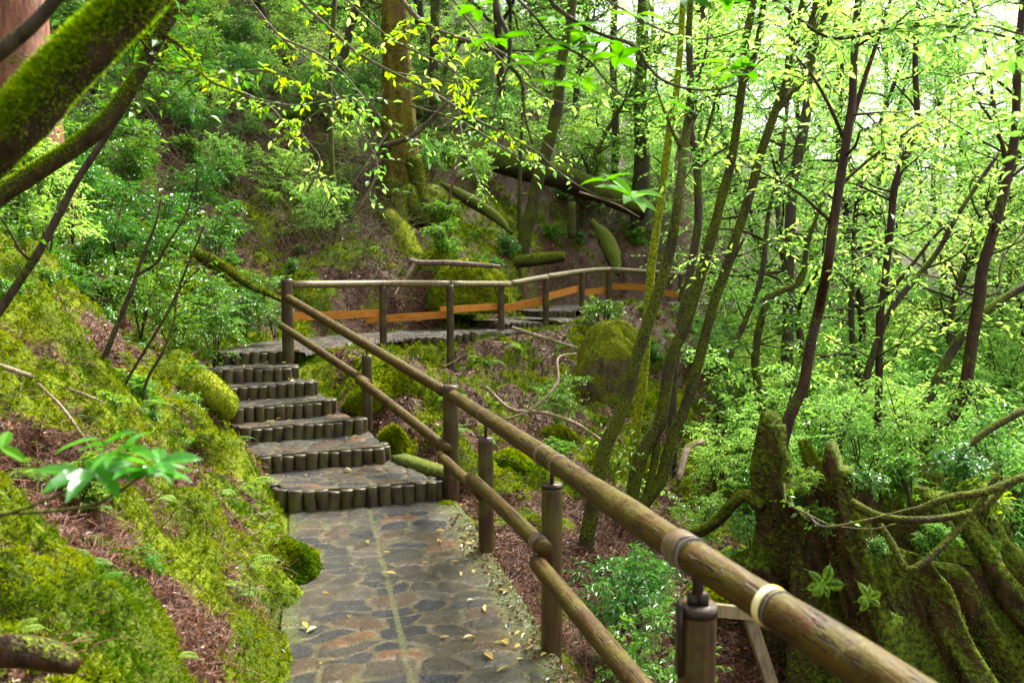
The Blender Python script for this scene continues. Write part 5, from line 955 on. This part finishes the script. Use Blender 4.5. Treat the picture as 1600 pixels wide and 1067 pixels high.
# undergrowth that hides the far forest floor
def under(name, label, n, box, fn, mat, L, hmax, seed):
    rng = np.random.default_rng(seed); y = box[2]*(box[3]/box[2])**rng.uniform(0, 1, n); x = rng.uniform(box[0], box[1], n); d, _ = path_q(x, y); k = fn(x, y) & (np.abs(x) < y*.75+1) & (d > 1.6) & (fbm(x*.5, y*.5, seed, 3) > -.3); x, y = x[k], y[k]; n = len(x); z = gz(x, y); ml = MB(); mw = MB()
    hh = hmax*rng.uniform(.1, 1, n)**1.5; A = np.stack([x, y, z+hh], 1); D = norm(rng.normal(size=(n, 3))*np.array([1, 1, .4])); spray(None, ml, A, D, rng.uniform(.15, .45, n), 9, L, L*.42, rng); tag(ml.build(name, M[mat], None, False), label, None, None, 'stuff')
under('undergrowth', 'bright green undergrowth filling the wood on the right', 22000, (2, 45, 9.5, 50), lambda x, y: x > .22*y+1.2, 'leaf_bg', .085, 1.5, 5)
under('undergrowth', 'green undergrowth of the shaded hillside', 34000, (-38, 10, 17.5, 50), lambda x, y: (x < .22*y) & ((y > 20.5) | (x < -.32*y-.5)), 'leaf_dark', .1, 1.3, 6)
under('undergrowth', 'tall light green thicket on the upper hillside', 11000, (-14, 9, 20.5, 46), lambda x, y: x < .25*y, 'leaf_bg', .085, 3.2, 9)
under('undergrowth', 'low leafy cover of the steep left bank', 3500, (-10, -2.2, 6.5, 18), lambda x, y: x < -.4*y-.6, 'leaf_gloss', .055, .45, 7)
# bare brushwood on the hillside left of the cedar
mm = MB(); n = 2200; x = rng.uniform(-7.5, -1.9, n); y = rng.uniform(13.5, 18.5, n); z = gz(x, y); A = np.stack([x, y, z], 1); D = norm(rng.normal(size=(n, 3))*np.array([1, 1, .5])+np.array([.1, -.3, .8])); B = A; r0 = rng.uniform(.005, .011, n)
for q in range(5):
    D = norm(D+rng.normal(size=(n, 3))*.25-np.array([0, 0, .12])); C = B+D*rng.uniform(.12, .3, (n, 1)); sticks(mm, B, C, r0, r0*.75); r0 = r0*.75; B = C
n = 420; x = rng.uniform(-1.2, 3.2, n); y = rng.uniform(7.6, 13.5, n); q_ = x > -.23*(y-4)+.5; x, y = x[q_], y[q_]; n = len(x); z = gz(x, y); B = np.stack([x, y, z+.02], 1); D = norm(rng.normal(size=(n, 3))*np.array([1, 1, .25])); r0 = rng.uniform(.003, .008, n)
for q in range(5):
    D = norm(D+rng.normal(size=(n, 3))*.3-np.array([0, 0, .03])); C = B+D*rng.uniform(.06, .2, (n, 1)); C[:, 2] = np.maximum(C[:, 2], gz(C[:, 0], C[:, 1])+.005); sticks(mm, B, C, r0, r0*.8); r0 = r0*.8; B = C
tag(mm.build('dry_brushwood', M['twig'], None, False), 'tangles of grey dry twigs lying on the slopes', None, None, 'stuff')
# fallen leaves lying on path and steps
fl = []
for k in range(5):
    m = MB(); leaves(m, np.array([[-.035, 0, .008]]), np.array([[1., 0, .05]]), np.array([[0, .1*(k-2), 1.]]), .07, .024+.003*k, True, (.1, .2, -.1, .3, .15)[k], .25); fl.append(m.mesh('fallen_leaf', M['fallen'], False))
def surf(x, y):
    d, z = path_q(np.array([x]), np.array([y])); return d[0]
def put_leaf(x, y, z, lab, grp, s=None):
    o = link('fallen_leaf', fl[RG.integers(5)], None, (x, y, z)); o.rotation_euler = (RG.normal()*.15, RG.normal()*.15, RG.uniform(0, 6.28)); s = s or RG.uniform(.5, 1.2); o.scale = (s, s, s); tag(o, lab, 'leaf', grp)
for k in range(50):
    y = 3.2*(6.8/3.2)**RG.uniform(); u = RG.beta(.7, .6)*1.36-.68 if k % 3 else RG.uniform(.35, .9); x = PATHX(y)+u
    zz = -1.958 if abs(u) < .66 else g1(x, y)+.02
    put_leaf(float(x), float(y), float(zz), 'small yellow or brown leaf lying on the wet lower path', 'fallen leaves on the lower path')
for k in range(6):
    for j in range(4):
        a, b = RG.uniform(.05, .95), RG.uniform(.1, .8); p = E[k][0]*(1-a)+E[k][1]*a; q = E[k+1][0]*(1-a)+E[k+1][1]*a; r_ = p*(1-b)+q*b
        put_leaf(float(r_[0]), float(r_[1]+.03), float(ZS[k]+.014), 'small yellow leaf lying on a stair step', 'fallen leaves on the stairs', .8)
put_leaf(*[float(v) for v in PZ(610, 898, -1.955)], 'curled bright yellow leaf in the middle of the lower path', None, 1.1)
